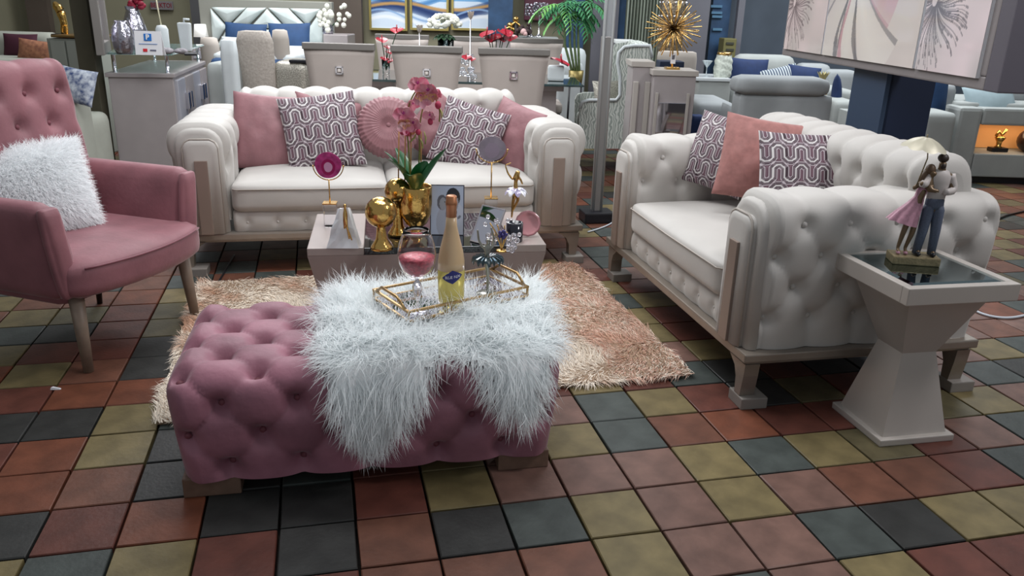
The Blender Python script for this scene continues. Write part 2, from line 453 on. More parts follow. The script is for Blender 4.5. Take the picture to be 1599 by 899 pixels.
for i, k in enumerate(ms): allb.add(far[k].v, far[k].f); mi += [i]*len(far[k].f)
me = allb.mesh('floor_tile', None)
for k in ms: me.materials.append(tmat[k])
me.polygons.foreach_set('material_index', mi); o = link('floor_tile', me, floor); o['kind'] = 'stuff'
# ---- walls
khaki = mat('khaki_wall', rgb(132, 129, 108), rough=.85, var=.06, scale=2)
brown = mat('brown_pilaster', rgb(84, 74, 66), rough=.7, var=.08, scale=3)
slate = mat('slate_wall', rgb(74, 84, 96), rough=.6, var=.12, scale=2.5)
greyw = mat('grey_panel', rgb(104, 104, 112), rough=.6, var=.05, scale=4)
bluep = mat('blue_panel', rgb(44, 72, 104), rough=.5, var=.3, scale=6)
def wallbox(name, x0, x1, y, z1, m, z0=0, d=.12, kind='structure'):
    b = MB(); b.box(((x0+x1)/2, y+d/2, (z0+z1)/2), (x1-x0, d, z1-z0)); o = b.build(name, m); o['kind'] = kind; return o
wb = wallbox('wall_back', -6.1, 2.2, 10.2, 3.0, khaki)
wb2 = wallbox('wall_back_right', 2.2, 7.2, 10.2, 3.0, slate)
wl = MB(); wl.box((-6.15, 5.2, 1.5), (.12, 10.2, 3.0)); o = wl.build('wall_left', khaki); o['kind'] = 'structure'
wr = MB(); wr.box((7.25, 5.2, 1.5), (.12, 10.2, 3.0)); o = wr.build('wall_right', khaki); o['kind'] = 'structure'
def pil(n, xa, xb, y, m, z1=3.0, d=.1): 
    a, b_ = at(xa, 40, y).x, at(xb, 40, y).x
    return wallbox(n, a, b_, y, z1, m, d=d)
pil('trim_1', 45, 78, 9.9, brown); pil('trim_2', 300, 322, 9.7, mat('trim_dark', rgb(70, 70, 72), rough=.6))
pil('trim_3', 515, 565, 9.9, brown); pil('trim_4', 762, 800, 9.9, bluep); pil('trim_5', 884, 912, 9.9, bluep)
pil('trim_6', 925, 965, 9.8, greyw); pil('trim_7', 965, 980, 9.9, bluep); pil('trim_8', 1068, 1106, 9.8, greyw)
pil('trim_9', 1110, 1138, 9.95, bluep); pil('trim_10', 1150, 1160, 9.8, greyw)
# maroon sign with pale letters
mar = mat('maroon_sign', rgb(84, 40, 56), rough=.5, var=.1)
a, b_ = at(818, 32, 9.9), at(892, 32, 9.9)
sg = thing('wall_sign', 'maroon wall sign with pale letters behind the palm', 'sign', (a.x, 10.14, a.z))
b = MB(); b.box(((b_.x-a.x)/2, 0, .35), (b_.x-a.x, .06, .7), .01); b.build('sign_board', mar, sg)
text('lettering', 'HARE', .16, mat('sign_white', rgb(170, 165, 175), rough=.5), sg, ((b_.x-a.x)*.55, -.034, .14), (PI/2, 0, 0))
# small pale sign with red lettering on the khaki wall
a, b_ = at(222, 15, 9.9), at(257, 15, 9.9)
sg = thing('wall_sign', 'small grey wall sign with red lettering above the chrome vases', 'sign', ((a.x+b_.x)/2, 10.15, a.z))
b = MB(); b.box((0, 0, .05), (b_.x-a.x, .04, .1), .006); b.build('sign_board', mat('sign_grey', rgb(120, 116, 118)), sg)
text('lettering', 'BERKTOI', .075, mat('sign_red', rgb(120, 30, 44)), sg, (0, -.022, .05), (PI/2, 0, 0), bold=.001, sx=.85)
# ================================================================ MAIN FURNITURE
ivory = mat('ivory_velvet', rgb(185, 181, 176), rough=.6, var=.04, scale=5, bump=.12, bscale=120, bdist=.002, sheen=.25)
champ = mat('champagne_paint', rgb(150, 140, 130), rough=.35, metal=.55, var=.05, scale=20)
strip = mat('rose_gold_strip', rgb(146, 130, 120), rough=.35, metal=.25)
rose = mat('rose_velvet', rgb(138, 90, 97), rough=.6, var=.16, scale=7, bump=.3, bscale=60, bdist=.003, sheen=.25)
rose2 = mat('mauve_velvet', rgb(148, 98, 112), rough=.6, var=.24, scale=7, bump=.35, bscale=50, bdist=.004, sheen=.22)
roseb = mat('rose_velvet_button', rgb(120, 66, 76), rough=.6, sheen=.3)
gblock = mat('riser_grey', rgb(130, 124, 118), rough=.6, var=.08)
piping_m = mat('piping_grey', rgb(168, 160, 152), rough=.6)
def arch_panel(x0, x1, z0, z1, y, th, r):
    def f(R): return R
    b = MB(); t = [(x0, z0), (x0, z1-r)]+[(x0+r-r*math.cos(a), z1-r+r*math.sin(a)) for a in np.linspace(.2, PI/2, 5)]
    t += [(x1-r+r*math.sin(a), z1-r+r*math.cos(a)) for a in np.linspace(0, PI/2-.2, 5)]+[(x1, z1-r), (x1, z0)]
    c = ((x0+x1)/2, (z0+z1)/2)
    P = np.array(t); rings = []
    for ins, dy in ((0, 0), (0, -.4), (.004, -.75), (.012, -1.), (.03, -1.08)):
        Q = P.copy(); Q[:, 0] = c[0]+(Q[:, 0]-c[0])*(1-ins/((x1-x0)/2)); Q[:, 1] = z0+(Q[:, 1]-z0)*(1-ins/(z1-z0))
        rings.append(np.stack([Q[:, 0], np.full(len(Q), y+dy*th), Q[:, 1]], -1))
    rings.append(np.repeat(np.array([[c[0], y-1.1*th, c[1]]]), len(P), 0))
    b.grid(np.stack(rings, 0), cv=True); return b
bmesh_iv = button_mesh(.012, ivory); bmesh_rose = button_mesh(.011, roseb); bmesh_small = button_mesh(.008, ivory)
def tufted_sofa(name, label, W, D, loc, rz, ncush, ext=0., ZB=.80):
    SCL = .937; t = thing(name, label, 'sofa', (loc[0]*SCL, loc[1]*SCL, .0829), rz); t.scale = (SCL,)*3
    AW = .272; Z0 = .14; ZT = .70
    prof = round_profile([(.03, Z0, 0), (.0, .42, .3), (-.015, ZT, .11), (AW+.01, ZT, .11), (AW-.01, .42, .2), (AW-.01, .2, 0)])
    rows = [(s_at(prof, .26), .5), (s_at(prof, .38), 0), (s_at(prof, .50), .5), (s_at(prof, .62), 0), (s_at(prof, .62, True), 0), (s_at(prof, .5, True), .5)]
    nb = round(D/.195)
    for mir in (None, W):
        b, bt = sweep_tuft(prof, D-.03, (D-.03)/nb, rows, 'y', .012, .016, .028, .036, .035, (0, .03), mirror=mir, upu=.06)
        a = b.build('arm', ivory, t); put_buttons(bt, bmesh_iv, a, .004)
        x = lambda q: q if mir is None else W-q
        # outer face band, inner arch, metal strip
        f = arch_panel(min(x(.018), x(AW-.018)), max(x(.018), x(AW-.018)), Z0, ZT-.012, .045, .035, .09).build('arm_front', ivory, t, fix=True)
        p = arch_panel(min(x(.058), x(AW-.036)), max(x(.058), x(AW-.036)), Z0, .635, .012, .03, .045).build('arm_panel', ivory, t, fix=True)
        bb = MB(); bb.tube([(x(.060), -.006, Z0), (x(.060), -.008, .59), (x(.075), -.008, .622), (x(.10), -.008, .636), (x(.195), -.008, .636), (x(.22), -.008, .622), (x(.234), -.008, .59), (x(.234), -.006, Z0)], .005, 6)
        bb.build('panel_piping', piping_m, p)
        s_ = MB(); s_.box((x(.147), -.022, (Z0+.53)/2), (.064, .02, .53-Z0), .003); s_.build('metal_strip', strip, t)
    prof = round_profile([(.66, .3, 0), (.70, .52, .1), (.64, .62, .08), (.62, ZB, .13), (.86, ZB+.015, .12), (.90, .6, .2), (.93, Z0, 0)])
    LB = W-2*AW+.02+ext; nb = round(LB/.145)
    rows = [(s_at(prof, .46), .5), (s_at(prof, .60), 0), (s_at(prof, .74), .5), (s_at(prof, .74, True), .5)]
    rows = [(s_at(prof, .45), 0), (s_at(prof, .59), .5), (s_at(prof, .73), 0), (s_at(prof, .68, True), 0)]
    b, bt = sweep_tuft(prof, LB, LB/nb, rows, 'x', .012, .022, .028, .026, .05, (0, AW-.01), upu=LB/nb/2)
    a = b.build('backrest', ivory, t); put_buttons(bt, bmesh_iv, a, .004)
    # seat cushions
    cw = (W-2*AW)/ncush
    for i in range(ncush):
        xc = AW+cw*(i+.5)
        b = MB(); softbox(b, (xc, .335, .325), (cw-.004, .67, .155), .035, 14, (0, .012, .035))
        c = b.build('seat_cushion', ivory, t, fix=True)
        b = MB(); y = -.014; b.tube([(xc-cw/2+.012, .06, .372), (xc-cw/2+.012, .01, .372), (xc-cw/2+.03, -.006, .372), (xc, y, .372), (xc+cw/2-.03, -.006, .372), (xc+cw/2-.012, .01, .372), (xc+cw/2-.012, .06, .372)], .0035, 5)
        b.build('cushion_piping', piping_m, c)
    prof = round_profile([(.03, Z0, 0), (.015, .19, .1), (.03, .255, .03), (.3, .26, 0)])
    n = round((W-2*AW)/.15)
    b, bt = sweep_tuft(prof, W-2*AW, (W-2*AW)/n, [(s_at(prof, .195), .5)], 'x', .012, .005, .012, .02, .02, (0, AW))
    r_ = b.build('front_rail', ivory, t); put_buttons(bt, bmesh_small, r_, .002)
    b = MB(); b.box((W/2, D/2, .12), (W+.03, D+.03, .035), .006); b.box((W/2, D/2, .098), (W-.01, D-.01, .02), .004); b.build('plinth', champ, t)
    feet = []
    for sx in (0, 1):
        for sy in (0, 1):
            x0 = .0 if sx == 0 else W; dx = 1 if sx == 0 else -1; y0 = .03 if sy == 0 else D-.03
            pl = [(0, .09), (.004, .04), (.016, -.044), (.056, -.044), (.060, .02), (.078, .058), (.125, .09)]
            pl = [(x0+dx*p, z) for p, z in pl]
            if dx < 0: pl = pl[::-1]
            b = MB(); b.prism(pl, y0-.03, y0+.03); b.build('foot', champ, t, fix=True)
            feet.append((x0+dx*.05, y0))
    M = Matrix.Translation(t.location) @ Matrix.Rotation(rz, 4, 'Z') @ Matrix.Scale(SCL, 4)
    return t, [M @ Vector((a, b_, 0)) for a, b_ in feet], M
A12 = math.radians(12)
sofaP = (-1.755, 4.016, 0)
sofa, feetA, MA = tufted_sofa('three_seat_sofa', 'long ivory button-tufted sofa with rose pillows behind the coffee table', 2.185, .93, sofaP, A12, 2)
loveP = (.528, 4.225, 0)
love, feetB, MBm = tufted_sofa('two_seat_sofa', 'ivory button-tufted two seat sofa seen side-on at right', 1.575, .97, loveP, math.radians(-77.4), 1, .20, .832)
def riser(p, lab, rz=A12):
    t = MB(); t.box((.02, -.01, .02), (.10, .10, .042), .004); o = t.build('furniture_riser', gblock, None, (p.x, p.y, 0), (0, 0, rz))
    tag(o, lab, 'block', 'grey blocks under the sofa feet')
riser(feetA[0], 'grey block under the front left foot of the long sofa')
riser(feetA[2], 'grey block under the front right foot of the long sofa')
riser(feetB[0], 'grey block under the far front foot of the two seat sofa')
riser(feetB[2], 'grey block under the near front foot of the two seat sofa')
riser(feetB[3], 'grey block under the near rear foot of the two seat sofa')
# ---------------------------------------------------------------- ottoman
ot = thing('ottoman', 'rectangular rose velvet button-tufted ottoman under the white fur throw', 'ottoman', (-.915, 1.865, 0), A12)
OW, OD, OH = 1.10, .58, .365
oprof = round_profile([(.0, .055, 0), (-.012, .2, .1), (.0, OH, .075), (OD, OH, .075), (OD+.01, .2, .1), (OD, .055, 0)])
Qo, So = arc_resample(oprof, .01); tot = So[-1]; nr = int(round((tot-.08)/.1)); st = (tot-.08)/nr
rows = [(.04+i*st, (i % 2)*.5) for i in range(nr+1)]
b, bt = sweep_tuft(oprof, OW, OW/5.5, rows, 'x', .0095, .019, .044, .028, .06, upu=.06, cap=.012)
b.v = [(OW/2+(p[0]-OW/2)*(1-.05*max(0, .34-p[2])/.3), OD/2+(p[1]-OD/2)*(1-.04*max(0, .34-p[2])/.3), max(.055, p[2])) for p in b.v]
bt = [(Vector((OW/2+(p[0]-OW/2)*(1-.05*max(0, .34-p[2])/.3), OD/2+(p[1]-OD/2)*(1-.04*max(0, .34-p[2])/.3), p[2])), n) for p, n in bt]
body = b.build('body', rose2, ot); put_buttons(bt, bmesh_rose, body, .006)
wood = mat('grey_wood', rgb(112, 88, 74), rough=.5, var=.12, scale=30)
for x in (.1, OW-.11):
    for y in (.05, OD-.05):
        b = MB(); b.box((x, y, .03), (.155, .07, .06), .004); b.build('foot', wood, ot)
# ---------------------------------------------------------------- armchair
ac = thing('armchair', 'rose velvet armchair with button-tufted back and splayed wooden legs', 'armchair', (-1.555, 2.656, 0), math.radians(72.5))
CW = .59
def legm(x, y, dx, dy, zt, m, r0=.016, r1=.026):
    b = MB(); b.tube([(x, y, 0), (x+dx, y+dy, zt)], [r0, r1], 12); return b.build('leg', m, ac)
dark = mat('dark_leg', rgb(46, 38, 34), rough=.4); legw = mat('ash_leg', rgb(128, 112, 98), rough=.45, var=.1, scale=25)
legm(0.0, 0.0, .015, .02, .30, legw, .018, .028); legm(CW, 0, -.015, .02, .30, legw, .018, .028)
legm(0.0, .5, .02, -.04, .30, dark, .012, .018); legm(CW-.02, .5, -.02, -.04, .30, dark, .012, .018)
def chair_seat(R):
    x = R[..., 0]; R[..., 1] -= .07*(1-np.clip(np.abs(x)/.33, 0, 1)**2)*(R[..., 1] < 0)*np.clip(-R[..., 1]/.3, 0, 1)
    R[..., 2] -= .035*(1-np.clip(np.abs(x)/.33, 0, 1)**2)*(R[..., 2] < 0)*(-1 if False else 1)*.0
    return R
b = MB(); softbox(b, (CW/2, .27, .36), (CW+.10, .64, .14), .05, 14, (0, 0, .012), fn=chair_seat); seat = b.build('seat', rose, ac, fix=True)
pp = [(CW/2+x, -.052-.07*(1-(abs(x)/.33)**2)+.002, .408) for x in np.linspace(-.3, .3, 15)]
b = MB(); b.tube(pp, .004, 6); b.build('seat_piping', roseb, seat)
# apron sloping inward below the seat
def apr(R):
    k = np.clip((.33-R[..., 2])/.07, 0, 1); R[..., 0] = CW/2+(R[..., 0]-CW/2)*(1-.06*k); R[..., 1] += .02*k; return R
b = MB(); softbox(b, (CW/2, .30, .30), (CW+.06, .56, .10), .04, 12); b.build('apron', rose, ac, fix=True)
for sx in (-1, 1):
    xc = CW/2+sx*(CW/2+.035)
    def armf(R, xc=0, sx=sx):
        z = R[..., 2]; R[..., 0] += sx*(z)*.12; return R
    b = MB(); softbox(b, (xc, .29, .465), (.10, .56, .36), .045, 14, (.01, 0, .0), fn=armf); a = b.build('arm', rose, ac, fix=True)
    b = MB(); softbox(b, (xc, .008, .462), (.078, .04, .335), .018, 12, (.008, .008, 0), fn=armf); b.build('arm_facing', rose, a, fix=True)
bp = round_profile([(.40, .36, 0), (.44, .7, .3), (.50, 1.06, .05), (.60, 1.06, .05), (.58, .6, .2), (.55, .3, 0)])
BWD = .60
rows = [(s_at(bp, .50), 0), (s_at(bp, .61), .5), (s_at(bp, .72), 0), (s_at(bp, .83), .5), (s_at(bp, .95), 0)]
b, bt = sweep_tuft(bp, BWD, BWD/4, rows, 'x', .012, .009, .028, .03, .05, (0, CW/2-BWD/2), upu=BWD/8, cap=.01)
bk = b.build('backrest', rose, ac); put_buttons(bt, bmesh_rose, bk, .006)
# ---------------------------------------------------------------- coffee table
taupe = mat('taupe_lacquer', rgb(150, 136, 132), rough=.3, var=.03, scale=8)
taupe2 = mat('taupe_lacquer_light', rgb(160, 148, 143), rough=.28, var=.03)
blackglass = mat('black_glass', rgb(14, 16, 20), rough=.04, spec=.8, coat=.5)
ctP = Vector((-.79, 2.915, 0)); ctR = math.radians(9.5)
ct = thing('coffee_table', 'taupe coffee table with inward sloping sides and black glass centre', 'coffee table', ctP, ctR)
CTW, CTD, CTZ = .935, .54, .42
b = MB(); i = .07
b.hexa([(i, i*.6, .07), (CTW-i, i*.6, .07), (CTW-i, CTD-i*.6, .07), (i, CTD-i*.6, .07)], [(0, 0, CTZ-.03), (CTW, 0, CTZ-.03), (CTW, CTD, CTZ-.03), (0, CTD, CTZ-.03)])
b.build('body', taupe, ct)
b = MB(); b.box((CTW/2, CTD/2, .035), (CTW-.25, CTD-.15, .07), .004); b.build('plinth', taupe, ct)
for x0, x1, n in ((0, .215, 'side_top'), (.80, CTW, 'side_top')):
    b = MB(); b.box(((x0+x1)/2, CTD/2, CTZ-.015), (x1-x0, CTD, .03), .003); b.build(n, taupe2 if x0 == 0 else taupe2, ct)
b = MB(); b.box(((.215+.80)/2, CTD/2, CTZ-.016), (.585, CTD-.006, .026), .002); b.build('glass_top', blackglass, ct)
# ---------------------------------------------------------------- side table
st_ = thing('side_table', 'champagne side table with waisted pedestal and dark mirror top', 'side table', (1.315, 2.44, 0), A12)
silver = mat('silver_leaf', rgb(186, 179, 172), rough=.42, metal=.3, var=.03, scale=6)
def frus(w0, z0, w1, z1):
    a, c = w0/2, w1/2; b = MB(); b.hexa([(-a, -a, z0), (a, -a, z0), (a, a, z0), (-a, a, z0)], [(-c, -c, z1), (c, -c, z1), (c, c, z1), (-c, c, z1)]); return b
b = MB(); b.box((0, 0, .012), (.275, .275, .024), .004); b.build('base_plate', silver, st_)
frus(.235, .024, .125, .295).build('lower_pedestal', silver, st_); frus(.125, .295, .29, 0.513).build('upper_pedestal', silver, st_)
b = MB(); w = .193; k = .030
b.box((0, -w+k/2, .54), (2*w, k, .055), .003); b.box((0, w-k/2, .54), (2*w, k, .055), .003)
b.box((-w+k/2, 0, .54), (k, 2*w-2*k, .055), .003); b.box((w-k/2, 0, .54), (k, 2*w-2*k, .055), .003); b.box((0, 0, .518), (2*w-.02, 2*w-.02, .012))
b.build('table_frame', silver, st_)
mirror = mat('grey_mirror', rgb(120, 138, 142), rough=.03, metal=1.)
b = MB(); g = w-k; h2 = g-.02
b.hexa([(-g, -g, .528), (g, -g, .528), (g, g, .528), (-g, g, .528)], [(-g, -g, .561), (g, -g, .561), (g, g, .561), (-g, g, .561)])
b.hexa([(-g, -g, .561), (g, -g, .561), (g, g, .561), (-g, g, .561)], [(-h2, -h2, .567), (h2, -h2, .567), (h2, h2, .567), (-h2, h2, .567)])
b.build('glass_top', mirror, st_)
# ---------------------------------------------------------------- rug
rugm = mat('rug_pile', rgb(255, 255, 255), rough=.9, vcol='tint', sheen=.2)
rugb = mat('rug_backing', rgb(150, 126, 104), rough=.9)
rg = thing('shag_rug', 'shaggy tie-dyed cream and tan rug under the ottoman and coffee table', 'rug', (-1.15, 2.26, 0), math.radians(15))
RW, RD = 1.93, 1.43
b = MB(); b.box((RW/2, RD/2, .008), (RW-.03, RD-.03, .016), .006); b.build('backing', rugb, rg)
def vnoise(x, y, s, seed):
    r = np.random.default_rng(seed); G_ = r.random((64, 64)); X = x*s; Y = y*s; i = np.floor(X).astype(int); j = np.floor(Y).astype(int); fx = X-i; fy = Y-j
    fx = fx*fx*(3-2*fx); fy = fy*fy*(3-2*fy); g = lambda a, b_: G_[a % 64, b_ % 64]
    return (g(i, j)*(1-fx)+g(i+1, j)*fx)*(1-fy)+(g(i, j+1)*(1-fx)+g(i+1, j+1)*fx)*fy
N = 75000; rx = RNG.random(N)*RW; ry = RNG.random(N)*RD
hid = (rx > .45) & (rx < 1.2) & (ry > .0) & (ry < .30)
rx, ry = rx[~hid], ry[~hid]; N = len(rx)
ang = vnoise(rx, ry, 5, 3)*5+1.0
dirs = np.stack([np.cos(ang)*.9, np.sin(ang)*.9-.3, .55+.5*RNG.random(N)], 1)
f1 = vnoise(rx*1.2+ry*.5, ry, 4, 5)*.6+vnoise(rx, ry, 11, 6)*.4+RNG.normal(size=N)*.05
f1 = np.clip((f1-.27)/.24, 0, 1)[:, None]
lin = lambda *c: np.array(rgb(*c)[:3])
cols = lin(208, 164, 136)*(1-f1)+lin(246, 234, 218)*f1; edge = (rx > RW-.3)[:, None]*(RNG.random((N, 1)) < .55)
cols = np.where(edge, lin(224, 182, 162), cols)*(.85+.3*RNG.random((N, 1)))
fur('pile', np.stack([rx, ry, np.full(N, .014)], 1), dirs, (0, 0, -1.2), .036+.018*RNG.random(N), .0016, 3, rugm, cols, rg, curl=.5, normals=np.tile([0, 0, 1.], (N, 1)))
# ================================================================ PILLOWS
MAi, MBi = MA.inverted(), MBm.inverted()
def on_local(u, v, M, ly):       # where the ray through a pixel meets the plane y=ly of a sofa's own frame
    Mi = M.inverted(); o = Mi @ Vector((0, 0, CAMH)); d = (Mi.to_3x3() @ Vector(ray(u, v))); t = (ly-o.y)/d.y; return M @ (o+d*t)
def hexwave(X, Y):               # stripe pattern: distance to stacked angular waves
    px = .25; x = (X % px)/px
    pts = [(0, -.30), (.17, -.5), (.33, -.5), (.5, -.30), (.5, .30), (.67, .5), (.83, .5), (1, .30), (1, -.30)]
    pts = [(a*px, b*.19) for a, b in [(-.5, .30), (-.33, .5), (-.17, .5), (0, .30)]+pts+[(1.17, -.5)]]
    best = np.full(X.shape, 9.); xx = X % px
    for k in range(-1, 6):
        for (x0, y0), (x1, y1) in zip(pts[:-1], pts[1:]):
            dx, dy = x1-x0, y1-y0; yy = Y-k*.24
            t = np.clip(((xx-x0)*dx+(yy-y0)*dy)/(dx*dx+dy*dy), 0, 1)
            best = np.minimum(best, np.hypot(xx-x0-t*dx, yy-y0-t*dy))
    d = best
    C = np.zeros(X.shape+(3,)); cols = [(.80, .78, .78), (.20, .13, .16), (.50, .44, .47), (.22, .14, .18), (.74, .70, .72), (.34, .22, .27), (.46, .36, .40)]
    edges = [0, .0095, .019, .027, .037, .046, .058, .2]
    for c, a, b in zip(cols, edges[:-1], edges[1:]): C[(d >= a) & (d < b)] = c
    return C
velvet_p = mat('pillow_pink', rgb(140, 98, 103), rough=.6, var=.12, scale=12, bump=.4, bscale=25, bdist=.008, sheen=.2)
velvet_c = mat('pillow_coral', rgb(158, 108, 103), rough=.65, var=.14, scale=30, bump=.3, bscale=40, bdist=.004, sheen=.2)
patt = mat('pillow_pattern', rgb(255, 255, 255), rough=.7, vcol='print')
pside = mat('pillow_side', rgb(128, 98, 104), rough=.7)
def pillow_mesh(w, h, th, n, m, pat=False, pinch=.05, crush=0., flip=False, back=None, square=.5):
    t = np.linspace(-1, 1, n); A, B = np.meshgrid(t, t, indexing='ij')
    cx = 1-pinch*(1-B**2)-0*A; cz = 1-pinch*(1-A**2)
    X = A*cx*w/2; Z = B*cz*h/2; T = (np.clip(1-A**2, 0, 1)*np.clip(1-B**2, 0, 1))**square*th/2
    if crush: T = T+crush*(vnoise(A+2, B+2, 3, 9)-.5)*np.clip(1-A**2, 0, 1)*np.clip(1-B**2, 0, 1)
    mb = MB(); mb.grid(np.stack([X, -T, Z], -1)); mb.grid(np.stack([X, T, Z], -1)[::-1])
    me = mb.mesh('cushion', m)
    if pat:
        C = hexwave(A*.5+.5, B*.5+.5); lin_ = np.where(C <= .04045, C/12.92, ((C+.055)/1.055)**2.4)
        plain = np.broadcast_to(np.array(rgb(138, 106, 112)[:3]), C.shape)
        al = np.ones(A.shape+(1,)); full = np.concatenate([np.concatenate([lin_, al], -1).reshape(-1, 4), np.concatenate([plain, al], -1).reshape(-1, 4)])
        ca = me.color_attributes.new('print', 'FLOAT_COLOR', 'POINT'); ca.data.foreach_set('color', full.astype(np.float32).ravel())
    return me
PM = pillow_mesh(.43, .43, .15, 120, patt, True)
PP = pillow_mesh(.44, .44, .16, 40, velvet_p, crush=.02); PC = pillow_mesh(.43, .43, .15, 40, velvet_c, crush=.02)
def place_pillow(me, p, rz, lean, roll, label, group=None, cat='pillow', sc=1.):
    o = link('throw_pillow', me, None, p)
    o.matrix_world = Matrix.Translation(p) @ Matrix.Rotation(rz, 4, 'Z') @ Matrix.Rotation(-lean, 4, 'X') @ Matrix.Rotation(roll, 4, 'Y') @ Matrix.Scale(sc*.95, 4)
    tag(o, label, cat, group); return o
R_ = math.radians
g = 'throw pillows on the long sofa'
place_pillow(PP, on_local(424, 207, MA, .50), A12, .38, R_(5), 'plain rose velvet pillow at the left end of the long sofa', g)
place_pillow(PP, on_local(508, 205, MA, .60), A12, .2, R_(10), 'rose pillow hidden behind the left patterned pillow, only a corner showing', g, sc=.9)
place_pillow(PM, on_local(503, 206, MA, .40), A12+.05, .38, R_(-7), 'patterned maze-striped pillow between the plain rose and the round one', g)
place_pillow(PP, on_local(690, 206, MA, .57), A12, .25, R_(38), 'dusky rose pillow behind the right patterned pillow of the long sofa', g, sc=.85)
place_pillow(PM, on_local(732, 213, MA, .43), A12-.25, .40, R_(16), 'patterned maze-striped pillow leaning right of the orchid on the long sofa', g, sc=.92)
place_pillow(PP, on_local(800, 212, MA, .45), A12-.95, .32, R_(12), 'shiny rose velvet pillow against the right arm of the long sofa', g, sc=.88)
# round pleated pillow
rp = thing('round_pillow', 'round pleated rose velvet pillow with a centre button on the long sofa', 'pillow', group=g)
rp.matrix_world = Matrix.Translation(on_local(606, 199, MA, .43)) @ Matrix.Rotation(A12, 4, 'Z') @ Matrix.Rotation(-.42, 4, 'X') @ Matrix.Scale(.88, 4)
pr = [(1e-3, -.055), (.02, -.062), (.05, -.078), (.10, -.082), (.145, -.066), (.155, -.064), (.185, -.035), (.195, 0), (.185, .035), (.15, .06), (.05, .07), (1e-3, .06)]
Mx = Matrix.Rotation(0, 4, 'X')
n = 180; th_ = np.linspace(0, 2*PI, n, endpoint=False); P = np.array(pr); rows_ = []
P2, _s = arc_resample(P, .008)
for r, y in P2:
    k = np.clip(r/.05, 0, 1)*(1 if y < -.0 else .3); rr = r+0*th_
    yy = y+k*.0016*np.sin(44*th_+3*np.sin(3*th_)) * (1 if y < 0 else 0)
    rr = rr+(.004*np.sin(40*th_+20*r) if abs(r-.185) < .03 else 0)
    rows_.append(np.stack([rr*np.cos(th_), yy, rr*np.sin(th_)], -1))
b = MB(); b.grid(np.stack(rows_, 0), cv=True); b.build('cushion_body', velvet_p, rp)
b = MB(); b.ball((0, -.06, 0), .014, 10, (1, .5, 1)); b.build('centre_button', velvet_p, rp)
g = 'throw pillows on the two seat sofa'
place_pillow(PM, at(1126, 240, 3.682), R_(-48), .28, R_(6), 'patterned pillow leaning on the far arm of the two seat sofa', g, sc=.84)
place_pillow(PM, at(1190, 244, 3.654), R_(-25), .3, R_(4), 'patterned pillow behind the coral one, only its top edge showing', g, sc=.80)
place_pillow(PC, at(1190, 250, 3.429), R_(-6), .40, R_(8), 'plain coral velvet pillow in the middle of the two seat sofa', g, sc=.90)
place_pillow(PM, at(1252, 274, 3.214), R_(-2), .45, R_(1), 'patterned pillow in front, half hidden by the near tufted arm', g, sc=.88)
# ================================================================ FUR PILLOW ON THE ARMCHAIR
furw = mat('white_fur', rgb(255, 255, 255), rough=.75, vcol='tint')
_nt = furw.node_tree; _tr = _nt.nodes.new('ShaderNodeBsdfTranslucent'); _mx = _nt.nodes.new('ShaderNodeMixShader'); _mx.inputs[0].default_value = .42
_tr.inputs[0].default_value = (.97, .99, 1, 1)
_nt.links.new(_nt.nodes['Principled BSDF'].outputs[0], _mx.inputs[1]); _nt.links.new(_tr.outputs[0], _mx.inputs[2]); _nt.links.new(_mx.outputs[0], _nt.nodes['Material Output'].inputs[0])
furb = mat('fur_backing', rgb(246, 246, 246), rough=.9)
fp = thing('fur_pillow', 'white fluffy fur pillow on the rose armchair', 'pillow', at(50, 295, 3.0), (0, 0, 0))
Mfp = Matrix.Translation(at(32, 303, 2.98)) @ Matrix.Rotation(R_(46), 4, 'Z') @ Matrix.Rotation(-.35, 4, 'X') @ Matrix.Rotation(R_(-3), 4, 'Y'); fp.matrix_world = Mfp
me = pillow_mesh(.50, .36, .17, 40, furb, square=.45); link('cushion_core', me, fp)
N = 24000; A = RNG.uniform(-1, 1, N); B = RNG.uniform(-1, 1, N); sd = np.where(RNG.random(N) < .72, -1, 1)
T = ((1-A**2)*(1-B**2))**.45*.085*sd
root = np.stack([A*.25*(1-.05*(1-B**2)), T, B*.18*(1-.05*(1-A**2))], -1)
nd = np.stack([A*1.2*np.abs(A), sd*(1.05-np.maximum(abs(A), abs(B))), B*1.2*np.abs(B)-.35], -1)+RNG.normal(size=(N, 3))*.25
cl = np.repeat(.94+.06*RNG.random((N, 1)), 3, 1)*np.array([.98, .99, 1.0])
fur('pile', root, nd, (0, 0, -.5), .030+.018*RNG.random(N), .0014, 3, furw, cl, fp, curl=.6, normals=np.stack([0*A, sd, .4+0*A], -1))
# ================================================================ FUR THROW ON THE OTTOMAN
MO = Matrix.Translation((-.915, 1.865, 0)) @ Matrix.Rotation(A12, 4, 'Z')
MOi = MO.inverted()
def otto_uv(u, v):               # pixel -> (x, arc) on the ottoman's top or front
    o = MOi @ Vector((0, 0, CAMH)); d = MOi.to_3x3() @ Vector(ray(u, v))
    t = (OH+.01-o.z)/d.z; p = o+d*t
    if p.y >= .02: return (p.x, OH-.055+p.y)
    t = (-.02-o.y)/d.y; p = o+d*t; return (p.x, p.z-.055)
outline = [(500, 500), (492, 540), (512, 585), (528, 630), (548, 668), (575, 688), (610, 668), (640, 628), (672, 590), (712, 562), (752, 586), (790, 628), (818, 642), (842, 600), (868, 545), (858, 500), (838, 468), (800, 436), (740, 420), (680, 425), (610, 432), (590, 455), (545, 470)]
poly = [otto_uv(*p) for p in outline]
def inside(x, y, poly):
    r = np.zeros(x.shape, bool); m = len(poly)
    for i in range(m):
        x0, y0 = poly[i]; x1, y1 = poly[(i+1) % m]
        c = ((y0 > y) != (y1 > y)) & (x < (x1-x0)*(y-y0)/((y1-y0) if abs(y1-y0) > 1e-9 else 1e-9)+x0); r ^= c
    return r
